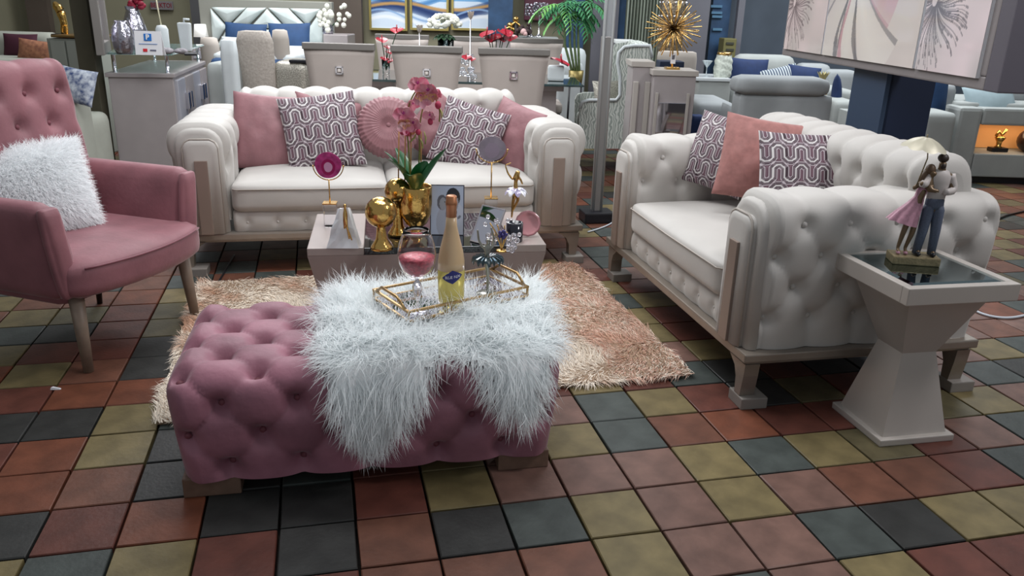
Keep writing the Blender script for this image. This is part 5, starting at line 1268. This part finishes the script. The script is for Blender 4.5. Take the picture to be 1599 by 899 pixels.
b.build('dark_leaves', mat('brown_leaf', rgb(60, 46, 46), rough=.7), t); b = MB(); b.ball((0, -.05, .06), .035, 8); b.ball((.02, -.06, .04), .025, 8); b.build('pink_rose', mat('pale_pink', rgb(206, 170, 168)), t)
# ---------------------------------------------------------------- palm
pb = at(890, 132, 7.4); palm = thing('potted_palm', 'artificial palm in a gold pot on a black stand left of the chrome column', 'plant', (pb.x+.05, 7.4, 0)); O = palm.location
zp0 = at(900, 134, 7.4).z; zp1 = at(900, 110, 7.4).z
b = MB(); b.lathe([(.001, zp0), (.055, zp0), (.068, zp1), (.060, zp1), (.058, zp1-.02), (.001, zp1-.02)], 20); b.build('gold_pot', mat('dull_gold', rgb(130, 116, 70), rough=.4, metal=.6), palm, fix=True)
b = MB()
for k in range(4): a = PI/4+k*PI/2; b.tube([(math.cos(a)*.085, math.sin(a)*.085, 0), (math.cos(a)*.075, math.sin(a)*.075, zp0+.02)], .006, 6)
for z in (.06, zp0): b.tube([(math.cos(2*PI*k/16)*.08, math.sin(2*PI*k/16)*.08, z) for k in range(16)], .005, 6, closed=True)
b.build('metal_stand', blackm, palm)
palmg = mat('palm_green', rgb(62, 128, 84), rough=.5, var=.35, scale=6); palml = mat('palm_light', rgb(110, 170, 90), rough=.5); canem = mat('palm_cane', rgb(104, 122, 84), rough=.6, var=.2, scale=30)
for k, (u, v) in enumerate(((882, 20), (890, 30), (897, 40), (903, 35))):
    b = MB(); b.tube([(-.03+.02*k, 0, zp1-.03), tuple(at(u, 70, 7.4)-O), tuple(at(u, v, 7.4)-O)], [.012, .011, .009], 8); b.build('cane', canem, palm)
for k in range(34):
    u, v = random.choice(((882, 18), (892, 26), (900, 34), (906, 12))); c = at(u, v, 7.4)-O; a = random.uniform(0, 2*PI); el = random.uniform(.1, 1.1); L = random.uniform(.24, .36); d = Vector((math.cos(a), math.sin(a)*.8, el)).normalized(); cur = d.copy(); pts = [c.copy()]
    for i in range(8): c = c+cur*(L/8); cur = (cur+Vector((0, 0, -.26))).normalized(); pts.append(c.copy())
    b = MB(); b.tube(pts, .004, 4)
    for i in range(1, 9):
        tdir = (pts[i]-pts[i-1]).normalized(); sd = tdir.cross(Vector((0, 0, 1))).normalized()
        for s in (-1, 1): leaf(b, pts[i], sd*s+tdir*.7+Vector((0, 0, -.15)), .12*(1-.05*i), .010, .9, fold=.1, n=3)
    b.build('frond', palml if k % 5 == 0 else palmg, palm)
t = T('white_sofa', 'white sofa end glimpsed behind the palm', 'sofa', 880, 100, 8.7); block('backrest', 866, 76, 915, 130, 8.7, .25, white, t, .06, z0=.0, soft=True); block('seat', 868, 98, 912, 130, 8.2, .5, white, t, .06, z0=.0, soft=True)
# ---------------------------------------------------------------- chrome column with black base
cx_, cy_ = .537, 5.12
pole = thing('chrome_column', 'slim silver display column behind the gap between the two sofas', 'column', (cx_, cy_, 0), A12)
sil = mat('brushed_column', rgb(150, 153, 156), rough=.35)
b = MB(); b.box((0, 0, 1.5), (.044, .04, 3.0), .004); b.build('column_core', sil, pole)
b = MB()
for x in (-.027, .027): b.tube([(x, -.022, 0), (x, -.022, 3)], .010, 10)
b.build('edge_tube', mat('clear_tube', rgb(200, 206, 208), rough=.25, metal=.5), pole)
b = MB(); b.box((0, 0, .58), (.062, .05, 1.16), .006); b.build('lower_sleeve', mat('sleeve', rgb(124, 122, 120), rough=.3, metal=.1), pole)
b = MB(); b.box((0, -.02, .035), (.20, .16, .07), .01); b.build('black_base', blackm, pole)
# ---------------------------------------------------------------- wing chair in wavy fabric, seen from the side
wavy = mat('wavy_fabric', rgb(178, 184, 178), rough=.8)
_nt = wavy.node_tree; _w = _nt.nodes.new('ShaderNodeTexWave'); _w.inputs['Scale'].default_value = 14; _w.inputs['Distortion'].default_value = 9; _w.inputs['Detail'].default_value = 1; _w.inputs['Detail Scale'].default_value = 1.2
_tc = _nt.nodes.new('ShaderNodeTexCoord'); _r = _nt.nodes.new('ShaderNodeValToRGB'); _r.color_ramp.elements[0].color = rgb(146, 154, 148); _r.color_ramp.elements[1].color = rgb(196, 200, 194); _r.color_ramp.elements[0].position = .3; _r.color_ramp.elements[1].position = .6
_nt.links.new(_tc.outputs['Object'], _w.inputs['Vector']); _nt.links.new(_w.outputs['Fac'], _r.inputs[0]); _nt.links.new(_r.outputs[0], _nt.nodes['Principled BSDF'].inputs['Base Color'])
WY = 6.7; wc = T('wing_chair', 'wing chair in pale wavy-patterned fabric, side view right of the chrome column', 'armchair', 950, 235, WY); O = wc.location
side = [(904, 232), (905, 168), (909, 159), (920, 156), (962, 156), (968, 148), (968, 120), (964, 98), (966, 82), (975, 73), (990, 71), (1015, 71), (1018, 90), (1012, 150), (1008, 232)]
S = [at(u, v, WY)-O for u, v in side]; poly = [(q.x, max(.06, q.z)) for q in S][::-1]
b = MB(); b.prism(poly, 0, .07); b.build('side_panel', wavy, wc, fix=True); b = MB(); b.prism(poly, .58, .65); b.build('side_panel', wavy, wc, fix=True)
b = MB(); b.tube([(q[0], -.006, q[1]) for q in poly[2:-1]], .014, 6); b.build('piping', white, wc)
x0 = poly[-1][0]; xs_ = [q[0] for q in poly]; b = MB(); softbox(b, (max(xs_)-.09, .32, .58), (.16, .54, .98), .05, 8); b.build('backrest', wavy, wc, fix=True); b = MB(); softbox(b, ((min(xs_)+max(xs_))/2-.04, .32, .36), (.46, .54, .2), .05, 8); b.build('seat', wavy, wc, fix=True)
place_pillow(pillow_mesh(.32, .28, .12, 20, glit), at(950, 150, WY+.3), R_(30), .3, 0, 'sequinned grey pillow on the wing chair')
# ---------------------------------------------------------------- mirrored pedestals and sunburst
PY = 5.95
def pedestal(lab, u0, v0, u1, Y, mirror_front, d=.34):
    t = T('display_pedestal', lab, 'pedestal', (u0+u1)/2, 150, Y); x0, x1, _, z1 = rect(u0, v0, u1, v0+40, Y); x0 -= t.location.x; x1 -= t.location.x; w = x1-x0
    b = MB(); b.box(((x0+x1)/2, d/2, z1/2-.02), (w-.03, d-.02, z1-.04), .004); b.build('pedestal_body', champd, t); b = MB(); b.box(((x0+x1)/2, d/2, z1-.02), (w, d, .04), .004); b.build('pedestal_top', mat('ped_top', rgb(166, 160, 154), rough=.4), t)
    if mirror_front:
        b = MB(); b.box(((x0+x1)/2-.01, -.0, z1*.5-.06), (w*.62, .012, z1-.34), .002); b.build('mirror_panel', mirr, t)
        for s in (-1, 1): b = MB(); b.box(((x0+x1)/2-.01+s*w*.34, -.002, z1*.5-.04), (.02, .02, z1-.24), .002); b.build('panel_moulding', MATS['ped_top'], t)
    else:
        for s in (-1, 1): b = MB(); b.box(((x0+x1)/2+s*w*.25, -.002, z1*.45), (w*.22, .03, z1*.8), .006); b.build('panel_moulding', MATS['ped_top'], t)
    return t, z1
pt, pzz = pedestal('display pedestal with a mirrored front carrying the gold sunburst', 1018, 110, 1090, PY, True)
pedestal('plain panelled display pedestal left of the mirrored one', 985, 96, 1022, 6.1, False)
p = at(1049, 110, PY+.12); p.z = pzz; sb = thing('sunburst_sculpture', 'gold sunburst sculpture of thin rods on the mirrored pedestal', 'sculpture', p)
c = at(1052, 44, PY+.12)-p; b = MB(); b.tube([(0, 0, 0), tuple(c)], .006, 8); b.box((0, 0, .008), (.10, .10, .016), .002); b.build('stand', goldp, sb)
for k in range(75):
    zz = 1-2*(k+.5)/75; rr_ = math.sqrt(1-zz*zz); a = k*2.39996; d = Vector((rr_*math.cos(a), rr_*math.sin(a), zz)); L = .19+.02*random.random()
    b = MB(); b.tube([tuple(c+d*.01), tuple(c+d*L)], [.0025, .0045], 5); b.build('rod', goldp, sb)
b = MB(); b.box((0, -.012, .075), (.036, .002, .07)); b.build('price_tag', wcard, sb); b = MB(); b.box((0, -.014, .085), (.02, .001, .03)); b.build('price_print', mat('tag_print', rgb(90, 90, 96)), sb)
mosaic = mat('mosaic_bronze', rgb(120, 108, 92), rough=.25, metal=.6, var=.7, scale=45, bump=.8, bscale=60, bdist=.01)
t = T('mosaic_column', 'tall bronze mosaic column behind the gold sunburst', 'column', 1048, 80, 7.8); x0, x1, _, _ = rect(1028, 0, 1068, 80, 7.8); x0 -= 0
b = MB(); b.lathe([((x1-x0)/2*r, z) for r, z in ((1, 0), (1, .6), (.95, 1.0), (1.02, 1.2), (1.0, 1.6), (.9, 1.62))], 20, (0, .1, 0)); b.build('column_body', mosaic, t, fix=True)
for k in range(12):
    for r_ in range(3): a = 2*PI*k/12; b = MB(); b.ball(((x1-x0)/2*math.cos(a)*1.02, .1+(x1-x0)/2*math.sin(a)*1.02, 1.15+.12*r_), .014, 6); b.build('crystal_stud', chrome, t)
# draped curtain
cu = mat('pale_curtain', rgb(142, 150, 138), rough=.85); x0, x1, zb, _ = rect(976, 0, 1028, 66, 9.3); n = 90; X = np.linspace(x0, x1, n); 
V = np.array([[(x, 9.3+.035*math.sin(i*.75)+.01*math.sin(i*2.1), z) for z in np.linspace(.05, 2.6, 6)] for i, x in enumerate(X)]); b = MB(); b.grid(V); o = b.build('curtain', cu); tag(o, 'pale green curtain hanging in folds behind the wing chair', 'curtain')
t = T('white_console', 'narrow white console with a bright top behind the wing chair', 'table', 978, 70, 8.6); block('console_top', 961, 63, 994, 68, 8.6, .35, mat('bright_white', rgb(225, 228, 226), rough=.4), t, .004); block('console_body', 963, 68, 992, 130, 8.62, .3, greyw, t, .006, z0=0)
t = T('white_cube_seat', 'small white upholstered cube in the aisle', 'stool', 962, 100, 8.4); block('seat', 953, 91, 972, 113, 8.4, .35, greyf, t, .03, z0=.04, soft=True)
t = T('dining_side_chair', 'pale chair back behind the mirrored pedestal', 'chair', 1068, 100, 6.9); block('backrest', 1026, 80, 1088, 130, 6.9, .08, beige, t, .03, z0=.5, soft=True); block('seat', 1030, 120, 1086, 140, 6.98, .42, beige, t, .03, z0=.36, soft=True)
for u in (1032, 1084): b = MB(); xx = at(u, 130, 6.95).x-t.location.x; b.box((xx, .05, .22), (.04, .04, .44)); b.box((xx, .40, .19), (.04, .04, .38)); b.build('leg', railm, t)
b = block('navy_box', 1030, 96, 1068, 118, 6.45, .2, navy2, None, .006); tag(b, 'navy box on a stand behind the sunburst tag', 'box'); b.data.materials[0] = navy2
t = T('box_stand', 'plain grey stand under the navy box', 'stand', 1049, 118, 6.44); block('stand_body', 1032, 117.5, 1066, 160, 6.46, .17, champd, t, .004, z0=0)
# ================================================================ RIGHT-HAND BACKGROUND
t = T('recliner_chair', 'grey armchair with a thick roll headrest seen from behind, beyond the two seat sofa', 'armchair', 1222, 200, 5.9)
block('headrest', 1150, 121, 1300, 151, 5.86, .26, bluegf, t, .07, soft=True)
block('backrest', 1152, 148, 1297, 215, 5.9, .22, bluegf, t, .02, z0=.10, soft=True); block('seat', 1160, 190, 1290, 230, 6.1, .5, bluegf, t, .05, z0=.08, soft=True)
for u in (1157, 1288):
    block('arm', u-5, 172, u+6, 230, 6.1, .6, bluegf, t, .04, z0=.08, soft=True)
x0, x1, _, _ = rect(1165, 200, 1290, 210, 6.0)
for x in (x0, x1):
    for y in (6.0, 6.6): b = MB(); b.box((x-t.location.x, y-t.location.y, .05), (.05, .05, .1)); b.build('foot', blackm, t)
# long sectional behind
t = T('sectional_sofa', 'pale grey sectional sofa with navy pillows along the slate wall', 'sofa', 1230, 150, 8.3)
block('backrest', 1150, 86, 1245, 110, 8.4, .26, greyf, t, .09, soft=True, z0=.3); block('backrest', 1247, 100, 1300, 140, 8.4, .26, bluegf, t, .08, soft=True, z0=.3); block('backrest', 1290, 110, 1338, 160, 8.3, .26, bluegf, t, .05, soft=True, z0=.3)
block('seat', 1140, 138, 1342, 160, 7.7, .75, greyf, t, .06, soft=True, z0=.06); block('arm', 1300, 158, 1342, 200, 7.2, .5, greyf, t, .05, soft=True, z0=.04)
g = 'navy pillows on the grey sectional'
place_pillow(pillow_mesh(.42, .42, .15, 24, navy, square=.45), at(1167, 124, 7.95), R_(6), .2, R_(2), 'large square navy pillow at the left end of the sectional', g)
stripe = mat('striped_fabric', rgb(150, 160, 168), rough=.8)
_nt = stripe.node_tree; _w = _nt.nodes.new('ShaderNodeTexWave'); _w.inputs['Scale'].default_value = 12; _tc = _nt.nodes.new('ShaderNodeTexCoord'); _r = _nt.nodes.new('ShaderNodeValToRGB'); _r.color_ramp.elements[0].color = rgb(46, 60, 84); _r.color_ramp.elements[1].color = rgb(170, 178, 182); _r.color_ramp.elements[0].position = .35; _r.color_ramp.elements[1].position = .45
_nt.links.new(_tc.outputs['Object'], _w.inputs['Vector']); _nt.links.new(_w.outputs['Fac'], _r.inputs[0]); _nt.links.new(_r.outputs[0], _nt.nodes['Principled BSDF'].inputs['Base Color'])
place_pillow(pillow_mesh(.40, .28, .12, 24, stripe), at(1217, 126, 7.9), 0, .35, R_(-14), 'striped grey and navy pillow beside the large navy one')
place_pillow(pillow_mesh(.34, .22, .12, 24, navy), at(1255, 120, 7.9), 0, .35, R_(6), 'navy oblong pillow right of the striped one', g)
place_pillow(pillow_mesh(.24, .42, .10, 20, navy), at(1306, 150, 7.6), R_(70), .1, 0, 'navy pillow edge standing right of the grey recliner')
p = at(1283, 134, 7.3); t = thing('pineapple_ornament', 'spiky gold pineapple-like ornament in front of the sectional', 'ornament', (p.x, 7.3, 0)); H_ = at(1283, 106, 7.3).z
b = MB(); b.box((0, 0, .30), (.10, .10, .60), .004); b.build('ornament_plinth', greyf, t)
b = MB(); b.ball((0, 0, .68), .06, 12, (1, 1, 1.3)); b.build('ornament_body', goldp, t)
for k in range(14): a = k*2.4; b = MB(); leaf(b, (0, 0, .73), (math.cos(a)*.5, math.sin(a)*.5, 1.2), max(.1, H_-.75), .016, .3, n=4); b.build('spike', mat('pale_gold_leaf', rgb(190, 180, 130), rough=.35, metal=.4), t)
# white console with glassware
t = T('side_console', 'pale console carrying a martini glass and textured vase', 'console', 1113, 140, 7.6); block('console_body', 1088, 126, 1140, 175, 7.6, .5, greyf, t, .02, z0=0); block('console_top', 1086, 122, 1142, 127, 7.58, .54, mat('pale_top', rgb(184, 188, 190), rough=.3), t, .006)
zt = t.location.z; zc = at(1113, 122, 7.8).z
p = at(1102, 122, 7.75); p.z = at(1113, 122, 7.58).z; t = thing('martini_glass', 'martini glass on the pale console', 'glass', p)
b = MB(); b.lathe([(.001, 0), (.035, 0), (.035, .004), (.004, .01), (.004, .08)]+[(.05, .145), (.048, .145), (.002, .085)], 20); b.build('glass_body', mat('pale_glass', rgb(220, 230, 235), rough=.05, trans=.6, ior=1.25), t, fix=True)
p = at(1127, 122, 7.75); p.z = at(1113, 122, 7.58).z; t = thing('textured_vase', 'white relief vase with a gold rim on the pale console', 'vase', p)
b = MB(); V, _q = arc_resample([(.075, 0), (.085, .06), (.078, .15), (.066, .20)], .012); n = 40; a_ = np.linspace(0, 2*PI, n, endpoint=False)
b.grid(np.stack([np.stack([(r+.006*np.sin(6*a_+60*z)*np.cos(4*a_-40*z))*np.cos(a_), (r+.006*np.sin(6*a_+60*z)*np.cos(4*a_-40*z))*np.sin(a_), z+0*a_], -1) for r, z in V], 0), cv=True); b.build('vase_body', mat('vase_white', rgb(190, 196, 186), rough=.5, var=.25, scale=50), t)
b = MB(); b.lathe([(.060, .20), (.068, .20), (.068, .225), (.058, .225)], 20); b.build('gold_rim', goldp, t)
t = T('daybed', 'pale blue-grey ottoman seat below the pale console', 'ottoman', 1118, 190, 6.9); block('seat', 1086, 160, 1150, 185, 6.8, .7, bluegf, t, .06, soft=True, z0=.12); block('base', 1090, 190, 1146, 215, 6.85, .6, bluegf, t, .03, z0=.0)
b = block('folded_throw', 1081, 181, 1101, 198, 6.62, .14, navy, None, .02, soft=True, z0=0.0); tag(b, 'folded navy throw left of the pale blue ottoman seat', 'throw')
t = T('yellow_cabinet', 'dull yellow panel box against the wall above the textured vase', 'box', 1138, 90, 9.6); block('panel', 1129, 60, 1149, 95, 9.6, .25, mat('dull_yellow', rgb(110, 106, 66), rough=.6), t, .01, z0=0)
for v in (66, 76): block('slot', 1134, v, 1146, v+4, 9.59, .02, mat('slot_dark', rgb(60, 60, 50)), t, .002)
for v, k in ((8, 0), (18, 1), (24, 2), (44, 3)):
    b = block('blue_print', 1110+k, v, 1128, v+4, 9.92, .02, mat('print_blue', rgb(80, 120, 150), rough=.5), None, .002); b['kind'] = 'structure'; b.name = 'trim_%d' % (20+k)
# black ring ornament
p = at(1336, 172, 6.9); t = thing('ring_lantern', 'tall black ring lantern holding crystals beside the navy stand', 'lantern', (p.x, 6.9, 0)); z0 = at(1336, 172, 6.9).z; z1 = at(1338, 112, 6.9).z
b = MB(); b.box((0, 0, z0/2), (.2, .2, z0), .006); b.build('lantern_plinth', greyf, t); zc = (z0+z1)/2; b = MB(); b.tube([(.055*math.cos(a), 0, zc+(z1-z0)/2*math.sin(a)) for a in np.linspace(0, 2*PI, 28, endpoint=False)], .007, 6, closed=True); b.build('black_ring', blackm, t)
for k in range(8): b = MB(); b.ball((random.uniform(-.01, .03), 0, z0+.03+(z1-z0-.05)*k/8), .024, 8); b.build('crystal_ball', crystal, t)
# ---------------------------------------------------------------- large framed picture facing left, on a navy stand
A0, A1 = onz(1225, 86, 1.05), onz(1542, 142, 1.05)
ang = math.atan2(A1.y-A0.y, A1.x-A0.x); LW = math.hypot(A1.x-A0.x, A1.y-A0.y); PH = .80
bp_ = thing('framed_triptych', 'large grey-framed flower painting in three panels above the two seat sofa', 'painting', (A0.x, A0.y, 1.05), ang)
fgrey = mat('picture_frame_grey', rgb(124, 118, 118), rough=.4, var=.05); fgrey2 = mat('picture_frame_dark', rgb(88, 84, 92), rough=.4)
b = MB(); b.box((LW/2, .10, PH/2), (LW, .06, PH), .006); b.build('backing_board', fgrey2, bp_)
b = MB(); k = .055
for z in (k/2, PH-k/2): b.box((LW/2, .03, z), (LW, .10, k), .008)
for x in (k/2, LW-k/2): b.box((x, .03, PH/2), (k, .10, PH-2*k), .008)
b.build('frame', fgrey, bp_)
b = MB(); b.box((LW+.05, .06, PH/2), (.10, .16, PH), .006); b.build('outer_frame_side', fgrey2, bp_)
def strokes_dandelion(cx, cz, R, seed, tone, base):
    rg_ = np.random.default_rng(seed); N_ = 170; an = rg_.uniform(-PI, PI, N_); ln = rg_.uniform(.5, 1.0, N_)*R; w = rg_.uniform(.0018, .0036, N_)
    def f(X, Z, asp):
        C = np.zeros(X.shape+(3,)); n1 = vnoise(X*1.3, Z*1.1, 3, seed)[..., None]; C[:] = np.array(base); C = C*(.92+.16*n1)+np.array([.02, -.03, -.01])*n1*.8
        x = (X-cx)*asp; z = Z-cz
        for a, l, ww in zip(an, ln, w):
            u = x*math.cos(a)+z*math.sin(a); v = -x*math.sin(a)+z*math.cos(a)+.02*np.sin(u*14+a); m = (u > .03) & (u < l) & (np.abs(v) < ww*(1+1.5*(u > l*.92)))
            C[m] = C[m]*.35+np.array(tone)*.65
        return C
    return f
def flower(X, Z, asp):
    C = np.zeros(X.shape+(3,)); C[:] = (.80, .76, .74); n1 = vnoise(X, Z, 5, 41)[..., None]; n2 = vnoise(X*2, Z, 9, 42)[..., None]; C = C*(.95+.08*n1)
    cx, cz = .30, .70; x = (X-cx)*asp; z = Z-cz; th_ = np.arctan2(x, -z); r = np.hypot(x, z)
    def petal(t0, wid, rmax, col, edge=(.42, .40, .42)):
        d = np.abs(th_-t0-.25*r)/wid; m = (d < 1) & (r < rmax) & (r > .05); mm = np.clip(1-d, 0, 1)[..., None]**.5
        C[m] = (C*(1-.75*mm)+np.array(col)*.75*mm)[m]; e = m & (d > .86); C[e] = C[e]*.45+np.array(edge)*.55
    petal(-.75, .34, .9, (.80, .77, .74)); petal(-.15, .30, 1.0, (.84, .82, .79)); petal(.42, .34, 1.0, (.86, .84, .81)); petal(1.05, .30, .8, (.74, .58, .61), (.70, .54, .58)); petal(1.6, .25, .7, (.74, .60, .62), (.7, .55, .6)); petal(2.3, .4, .5, (.82, .80, .78)); petal(-2.2, .4, .6, (.80, .78, .76))
    for t0, col in ((-.48, (.36, .36, .38)), (.12, (.40, .39, .41)), (-.32, (.70, .50, .54))):
        m = (np.abs(th_-t0-.22*r-.05*np.sin(r*9)) < .035+.03*n2[..., 0]) & (r < .95) & (r > .04); C[m] = C[m]*.3+np.array(col)*.7
    m = r < .14+.03*np.sin(th_*5); C[m] = np.array((.44, .46, .50)); 
    return C
segs = [(.025, .305, strokes_dandelion(.14, .42, .50, 5, (.46, .41, .41), (.80, .76, .74))), (.308, .770, flower), (.775, .985, strokes_dandelion(.13, .42, .46, 8, (.42, .40, .42), (.79, .765, .76)))]
for k, (a, c, fn) in enumerate(segs):
    w = (c-a)*LW-.012; hh = PH-.09; asp = w/hh
    o = painted('canvas_panel', w, hh, 260 if k != 1 else 220, 220, lambda X, Z, fn=fn, asp=asp: fn(X, Z, asp), print_m, bp_, loc=((a+c)/2*LW, -.035, .045)); b = MB(); b.box((0, .017, hh/2), (w, .03, hh)); b.build('canvas_edge', wcard, o)
mid = (onz(1342, 205, .5)+onz(1455, 210, .5))/2
ns = thing('display_stand', 'navy display stand under the large flower painting', 'stand', (A0.x+(A1.x-A0.x)*.515+.05, A0.y+(A1.y-A0.y)*.515, 0), ang)
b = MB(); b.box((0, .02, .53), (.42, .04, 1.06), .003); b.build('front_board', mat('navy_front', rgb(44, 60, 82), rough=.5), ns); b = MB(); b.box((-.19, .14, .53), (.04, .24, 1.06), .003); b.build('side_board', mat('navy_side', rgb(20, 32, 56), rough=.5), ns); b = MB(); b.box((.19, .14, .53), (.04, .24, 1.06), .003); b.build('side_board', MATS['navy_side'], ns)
# ---------------------------------------------------------------- sofas right of the navy stand
t = T('grey_lounge', 'grey sofa arm and cushion between the navy stand and the lit sofa', 'sofa', 1470, 200, 6.6)
block('arm', 1442, 176, 1492, 232, 6.5, .6, greyf, t, .04, soft=True, z0=.05); block('cushion_back', 1470, 132, 1494, 176, 7.0, .22, bluegf, t, .05, soft=True, z0=.35); block('seat', 1446, 172, 1480, 215, 7.1, .5, greyf, t, .04, soft=True, z0=.05)
place_pillow(pillow_mesh(.22, .42, .10, 20, blue), at(1463, 152, 6.9), R_(20), .1, 0, 'blue pillow standing right of the navy stand')
LY = 6.75; t = T('lit_niche_sofa', 'grey sofa with an amber lit niche in its side at the right edge', 'sofa', 1560, 280, LY); O = t.location
x0, x1, zb, zt = rect(1488, 170, 1680, 283, LY); x0 -= O.x; x1 -= O.x; n0 = at(1522, 240, LY).x-O.x; zn0, zn1 = at(1560, 241, LY).z, at(1560, 196, LY).z
b = MB(); b.box(((x0+n0)/2, .45, (zt+.06)/2), (n0-x0, .9, zt-.06), .03); b.build('arm', greyf, t)
b = MB(); b.box(((n0+x1)/2, .45, (zn0+.06)/2), (x1-n0, .9, zn0-.06), .01); b.box(((n0+x1)/2, .45, (zn1+zt)/2), (x1-n0, .9, zt-zn1), .02); b.box(((n0+x1)/2, .62, (zn0+zn1)/2), (x1-n0, .56, zn1-zn0)); b.build('side_panel', greyf, t)
amber = mat('amber_niche', rgb(206, 160, 112), rough=.5, emit=rgb(255, 170, 90), estr=.12); b = MB(); b.box(((n0+x1)/2, .335, (zn0+zn1)/2), (x1-n0-.01, .006, zn1-zn0-.01)); b.build('niche_back', amber, t)
b = MB(); b.box(((n0+x1)/2, .16, zn1-.006), (x1-n0-.04, .02, .01)); b.build('niche_light_strip', mat('amber_strip', rgb(255, 190, 110), emit=rgb(255, 170, 80), estr=5), t)
b = MB(); b.box(((x0+x1)/2, .45, .03), (x1-x0-.08, .8, .06)); b.build('base', blackm, t)
b = MB(); softbox(b, ((x0+x1)/2, .5, zt-.02), (x1-x0-.1, .75, .12), .04, 8); b.build('seat', greyf, t, fix=True)
lp = bpy.data.lights.new('niche_lamp', 'AREA'); lp.energy = 0.9; lp.color = (1, .74, .48); lp.shape = 'RECTANGLE'; lp.size = .5; lp.size_y = .1; lo = bpy.data.objects.new('niche_lamp', lp); COL.objects.link(lo); lo.parent = t; lo.location = ((n0+x1)/2, .16, zn1-.02)
p = at(1556, 240, LY+.16); p.z = zn0; t2 = thing('gold_trophy_ornament', 'small gold ornament on a black base in the amber niche', 'ornament', p); b = MB(); b.box((0, 0, .018), (.14, .08, .034), .004); b.build('black_foot', blackm, t2); b = MB(); b.lathe([(.035, .035), (.02, .05), (.022, .08), (.045, .12), (.03, .13)], 10); b.tube([(-.04, 0, .13), (-.02, 0, .17), (.01, 0, .14), (.04, 0, .19)], .014, 6); b.build('gold_figure', gold, t2)
p = at(1603, 240, LY+.16); p.z = zn0; t2 = thing('dark_globe_ornament', 'dark round ornament at the right end of the amber niche', 'ornament', p); b = MB(); b.ball((0, 0, .10), .10, 16); o = b.build('globe', mat('dark_globe', rgb(50, 34, 30), rough=.2), t2)
place_pillow(pillow_mesh(.46, .30, .14, 24, mat('pale_blue_pillow', rgb(150, 168, 174), rough=.8, var=.1)), at(1546, 157, 6.95), 0, .5, R_(-8), 'pale blue pillow on the lit niche sofa', 'pillows on the lit niche sofa')
place_pillow(pillow_mesh(.40, .28, .14, 24, bluegf), at(1592, 140, 7.15), 0, .4, R_(-5), 'grey-blue pillow above the pale blue one at the right edge', 'pillows on the lit niche sofa')
place_pillow(pillow_mesh(.40, .24, .12, 24, white), at(1590, 117, 7.4), 0, .4, R_(-4), 'white pillow at the top right edge behind the grey-blue one', 'pillows on the lit niche sofa')
# ---------------------------------------------------------------- cables and litter on the floor
def cable(pts, r, m, lab):
    b = MB(); b.tube(smooth_poly([onz(u, v, r+.001) for u, v in pts], 6), r, 6); o = b.build('cable', m); tag(o, lab, 'cable')
cable([(1512, 470), (1520, 483), (1545, 493), (1575, 496), (1605, 491), (1640, 480)], .006, mat('white_cable', rgb(190, 196, 204), rough=.5), 'white cable on the floor behind the side table')
cable([(1540, 346), (1560, 341), (1580, 334), (1640, 322)], .007, blackm, 'black cable on the floor at the right edge')
cable([(366, 398), (356, 415), (346, 432), (341, 440)], .005, blackm, 'black cable on the floor under the left end of the long sofa')
cable([(918, 362), (932, 358), (948, 352), (960, 345)], .005, MATS['white_cable'], 'white cable at the foot of the chrome column')
p = onz(87, 608); b = MB(); b.hexa([(-.016, -.006, 0), (.016, -.002, 0), (.018, .004, 0), (-.012, .006, 0)], [(-.014, -.004, .008), (.014, 0, .004), (.016, .004, .004), (-.010, .004, .009)]); o = b.build('paper_scrap', wcard, None, p+Vector((0, 0, .001))); tag(o, 'small white paper scrap on the left floor tiles', 'litter')
